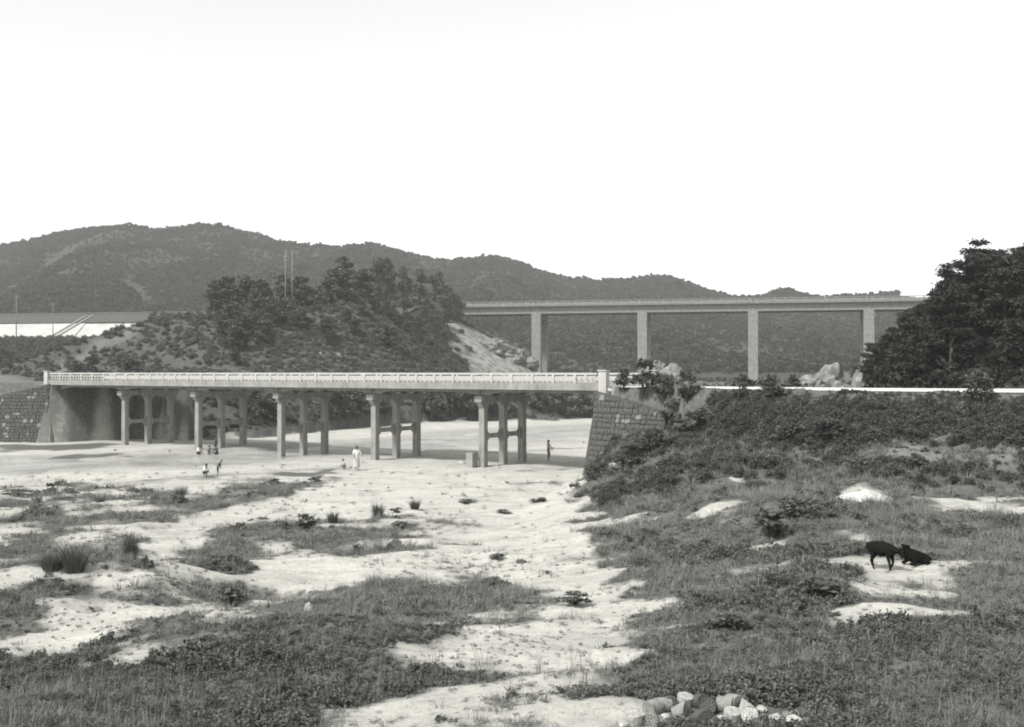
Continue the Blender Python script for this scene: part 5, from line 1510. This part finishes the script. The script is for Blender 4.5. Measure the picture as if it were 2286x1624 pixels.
    if skirt:
        n = 18; v, f = [], []
        for k, (z, rx, ry) in enumerate([(.60, .078, .06), (.54, .105, .082), (.40, .122, .10), (.26, .135, .112), (.14, .142, .12)]):
            for q in range(n):
                a = 2 * math.pi * q / n; w = 1 + 0.05 * math.sin(q * 3 + k) * (k > 1)
                v.append((rx * w * math.cos(a) * H, ry * w * math.sin(a) * H, z * H))
        for k in range(4):
            for q in range(n): f.append((k * n + q, k * n + (q + 1) % n, (k + 1) * n + (q + 1) % n, (k + 1) * n + q))
        obj('skirt', mesh('skirt', v, f, cloth[1], True), o)
    return o

CROUCH = dict(pelvis=(0, .06, .17), waist=(0, .045, .26), chest=(0, -.02, .385), neck=(0, -.055, .455), headc=(0, -.085, .53), headt=(0, -.09, .575),
              shL=(.10, -.03, .43), elL=(.12, -.12, .30), wrL=(.07, -.20, .20), haL=(.06, -.235, .165), shR=(-.10, -.03, .43), elR=(-.12, -.12, .30), wrR=(-.07, -.20, .20), haR=(-.06, -.235, .165),
              hipL=(.06, .05, .17), knL=(.085, -.13, .27), anL=(.07, .015, .045), toL=(.075, -.08, .02), hipR=(-.06, .05, .17), knR=(-.085, -.13, .27), anR=(-.07, .015, .045), toR=(-.075, -.08, .02))
def stand_at(sx, sy):
    g = gs(sx, sy); return (g[0], g[1], max(g[2], -0.35))
person(stand_at(966, 1274), math.radians(25), dict(elL=(.17, -.02, .66), wrL=(.21, -.09, .60), haL=(.225, -.115, .575), elR=(-.15, -.01, .65), wrR=(-.13, -.09, .54), haR=(-.125, -.115, .51), headc=(.004, -.02, .905)), 1.60, (M_WHITE, M_LIGHT),
       'woman in white blouse and long pale skirt standing by the fourth pier', True)
person(stand_at(933, 1272), math.radians(-60), CROUCH, 1.15, (M_LIGHT, M_MID), 'small child crouching beside the woman in white')
person(stand_at(1485, 1249), math.radians(70), dict(elL=(.14, -.06, .65), wrL=(.10, -.16, .60), haL=(.09, -.20, .60), elR=(-.14, -.05, .64), wrR=(-.10, -.15, .57), haR=(-.09, -.19, .565), knL=(.07, -.04, .28), anL=(.075, .03, .045)), 1.52, (M_LIGHT, M_MID, True),
       'person in pale shirt and grey shorts standing right of the fifth pier with a stick')
g = stand_at(1485, 1249)
m = MB().tube([(0, 0, 0), (0.75, -0.1, 0.02), (1.5, -0.2, -0.06)], [0.016, 0.014, 0.010], 6)
tag(obj('fishing_stick', mesh('fishing_stick', m.v, m.f, M_BARK, True), None, (g[0] + 0.24, g[1] - 0.12, g[2] + 0.90)), 'thin stick held out over the water by the person in grey shorts', 'stick')
person(stand_at(538, 1236), math.radians(75), CROUCH, 1.45, (M_WHITE, M_DARK), 'crouching person in white top and dark trousers, farther left of the two in white')
person(stand_at(568, 1236), math.radians(10), CROUCH, 1.40, (M_MID, M_MID), 'crouching person in grey clothes in the middle of the group by the second pier')
person(stand_at(586, 1238), math.radians(-30), CROUCH, 1.50, (M_DARK, M_DARK), 'crouching person in dark clothes nearest the second pier')
person(stand_at(586, 1214), math.radians(-10), dict(headc=(0, -.05, .895), neck=(0, -.03, .82), headt=(0, -.055, .94)), 0.95, (M_MID, M_DARK), 'child standing behind the crouching group by the second pier')
person(stand_at(556, 1290), math.radians(60), CROUCH, 1.25, (M_WHITE, M_DARK), 'child in white top crouching at the near edge of the stream')
person(stand_at(590, 1290), math.radians(95), dict(waist=(0, -.05, .60), chest=(0, -.12, .72), neck=(0, -.17, .79), headc=(0, -.205, .87), headt=(0, -.215, .915), shL=(.09, -.12, .77), elL=(.11, -.15, .62), wrL=(.09, -.16, .50), haL=(.09, -.16, .46), shR=(-.09, -.12, .77), elR=(-.11, -.14, .62), wrR=(-.09, -.15, .50), haR=(-.09, -.15, .46)), 1.02, (M_DARK, M_DARK, True),
       'dark-clothed child leaning forward as it wades beside the crouching child')
yy = 84.0; xx = (1772 / 1.213 - CX) / FPX * yy
zf = h1(xx, yy)
person((xx, yy, CAMZ - 1.05 + 0.0), math.radians(30), {}, 1.2, (M_WHITE, M_DARK), 'far-off child in white top on the rise behind the right parapet post') if False else None

# ------------------------------------------------------------------ goats
def goat(loc, rz, J, bones, label, horns, ears, eyes, tail):
    me = skin_body('goat', J, bones, [M_GOAT], lambda c: 0)
    m = MB()
    for e in ears: m.tube(e, [0.016, 0.024, 0.004], 6)
    bm = bmesh.new(); bm.from_mesh(me); vs = [bm.verts.new(v) for v in m.v]
    for f in m.f: bm.faces.new([vs[i] for i in f]).smooth = True
    bm.to_mesh(me); bm.free()
    o = obj('goat', me, None, loc, (0, 0, rz), (1.12, 1.12, 1.12)); tag(o, label, 'goat', 'black goats on the terrace')
    for h in horns:
        m = MB().tube(h, [0.014, 0.011, 0.004], 6); obj('horn', mesh('horn', m.v, m.f, M_HORN, True), o)
    for e in eyes:
        m = MB().ball(e, 0.008, 6, 4); obj('eye', mesh('eye', m.v, m.f, M_EYE, True), o)
    return o
# facing +X, height about 0.6 m at the rump
G1 = dict(pelvis=((-.17, 0, .465), (.135, .15)), belly=((-.02, 0, .425), (.15, .165)), chest=((.13, 0, .40), (.125, .145)), neck=((.25, 0, .41), (.075, .09)), poll=((.345, 0, .405), (.055, .06)), brow=((.385, 0, .36), (.05, .052)), muzzle=((.43, 0, .285), (.033, .035)),
          tail=((-.325, 0, .50), .022), tailt=((-.345, 0, .36), .014),
          hipL=((-.22, .075, .40), (.07, .085)), stL=((-.19, .085, .275), .05), hoL=((-.265, .085, .17), .026), feL=((-.245, .085, .03), .019), toL=((-.225, .085, .008), .02),
          hipR=((-.22, -.075, .40), (.07, .085)), stR=((-.14, -.085, .275), .05), hoR=((-.19, -.085, .165), .026), feR=((-.13, -.085, .03), .019), toR=((-.11, -.085, .008), .02),
          shL=((.17, .075, .37), .055), elL=((.155, .08, .26), .04), wrL=((.18, .08, .15), .024), fL=((.12, .08, .035), .018), tL=((.135, .08, .012), .019),
          shR=((.17, -.075, .37), .055), elR=((.16, -.08, .26), .04), wrR=((.195, -.08, .15), .024), fR=((.20, -.08, .03), .018), tR=((.215, -.08, .008), .019))
GB = [('pelvis', 'belly'), ('belly', 'chest'), ('chest', 'neck'), ('neck', 'poll'), ('poll', 'brow'), ('brow', 'muzzle'), ('pelvis', 'tail'), ('tail', 'tailt')]
for s in 'LR': GB += [('pelvis', 'hip' + s), ('hip' + s, 'st' + s), ('st' + s, 'ho' + s), ('ho' + s, 'fe' + s), ('fe' + s, 'to' + s), ('chest', 'sh' + s), ('sh' + s, 'el' + s), ('el' + s, 'wr' + s), ('wr' + s, 'f' + s), ('f' + s, 't' + s)]
g = gs(2388, 1542)
goat(tuple(g - np.array([0, 0, 0.01])), math.radians(-48), G1, GB, 'black goat standing on bare sand with its head low',
     [[(.385, .022, .465), (.35, .035, .52), (.30, .045, .54)], [(.385, -.022, .465), (.35, -.035, .52), (.30, -.045, .54)]],
     [[(.375, .04, .44), (.36, .09, .42), (.37, .135, .385)], [(.375, -.04, .44), (.36, -.09, .42), (.37, -.135, .385)]],
     [(.435, .038, .40), (.435, -.038, .40)], None)
# lying, head raised, facing +X
G2 = dict(pelvis=((-.22, 0, .13), (.13, .12)), belly=((-.02, 0, .155), (.14, .145)), chest=((.15, 0, .185), (.115, .135)), neck=((.235, 0, .30), (.065, .075)), poll=((.29, 0, .395), (.048, .052)), brow=((.345, 0, .385), (.045, .045)), muzzle=((.415, 0, .335), (.03, .03)),
          tail=((-.36, 0, .13), .022), tailt=((-.43, 0, .08), .012),
          hipL=((-.2, .11, .11), (.075, .085)), stL=((-.07, .16, .085), .045), hoL=((-.2, .185, .045), .026), toL=((-.08, .2, .022), .02),
          hipR=((-.2, -.11, .11), (.075, .085)), stR=((-.07, -.16, .085), .045), hoR=((-.2, -.185, .045), .026), toR=((-.08, -.2, .022), .02),
          shL=((.17, .085, .14), .055), elL=((.1, .11, .075), .04), wrL=((.26, .105, .045), .026), tL=((.15, .115, .022), .02),
          shR=((.17, -.085, .14), .055), elR=((.1, -.11, .075), .04), wrR=((.26, -.105, .045), .026), tR=((.15, -.115, .022), .02))
GB2 = [('pelvis', 'belly'), ('belly', 'chest'), ('chest', 'neck'), ('neck', 'poll'), ('poll', 'brow'), ('brow', 'muzzle'), ('pelvis', 'tail'), ('tail', 'tailt')]
for s in 'LR': GB2 += [('pelvis', 'hip' + s), ('hip' + s, 'st' + s), ('st' + s, 'ho' + s), ('ho' + s, 'to' + s), ('chest', 'sh' + s), ('sh' + s, 'el' + s), ('el' + s, 'wr' + s), ('wr' + s, 't' + s)]
g = gs(2478, 1530)
goat(tuple(g), math.radians(205), G2, GB2, 'black goat lying on the ground facing the standing one',
     [[(.285, .022, .44), (.25, .035, .50), (.2, .045, .51)], [(.285, -.022, .44), (.25, -.035, .50), (.2, -.045, .51)]],
     [[(.28, .042, .41), (.265, .09, .395), (.275, .13, .36)], [(.28, -.042, .41), (.265, -.09, .395), (.275, -.13, .36)]],
     [(.35, .04, .40), (.35, -.04, .40)], None)

# ------------------------------------------------------------------ air
m = MB().box(-1700, 1700, -60, 1800, -6, 150)
hm, n_, l_, p_ = new_mat('haze')
pv = n_.new('ShaderNodeVolumePrincipled'); pv.inputs['Color'].default_value = (0.95, 0.95, 0.93, 1); pv.inputs['Density'].default_value = 0.0003
l_.new(pv.outputs[0], n_['Material Output'].inputs['Volume'])
n_.remove(p_)
tag(m.build('haze', hm), 'thin pale summer haze filling the valley', None, None, 'stuff')
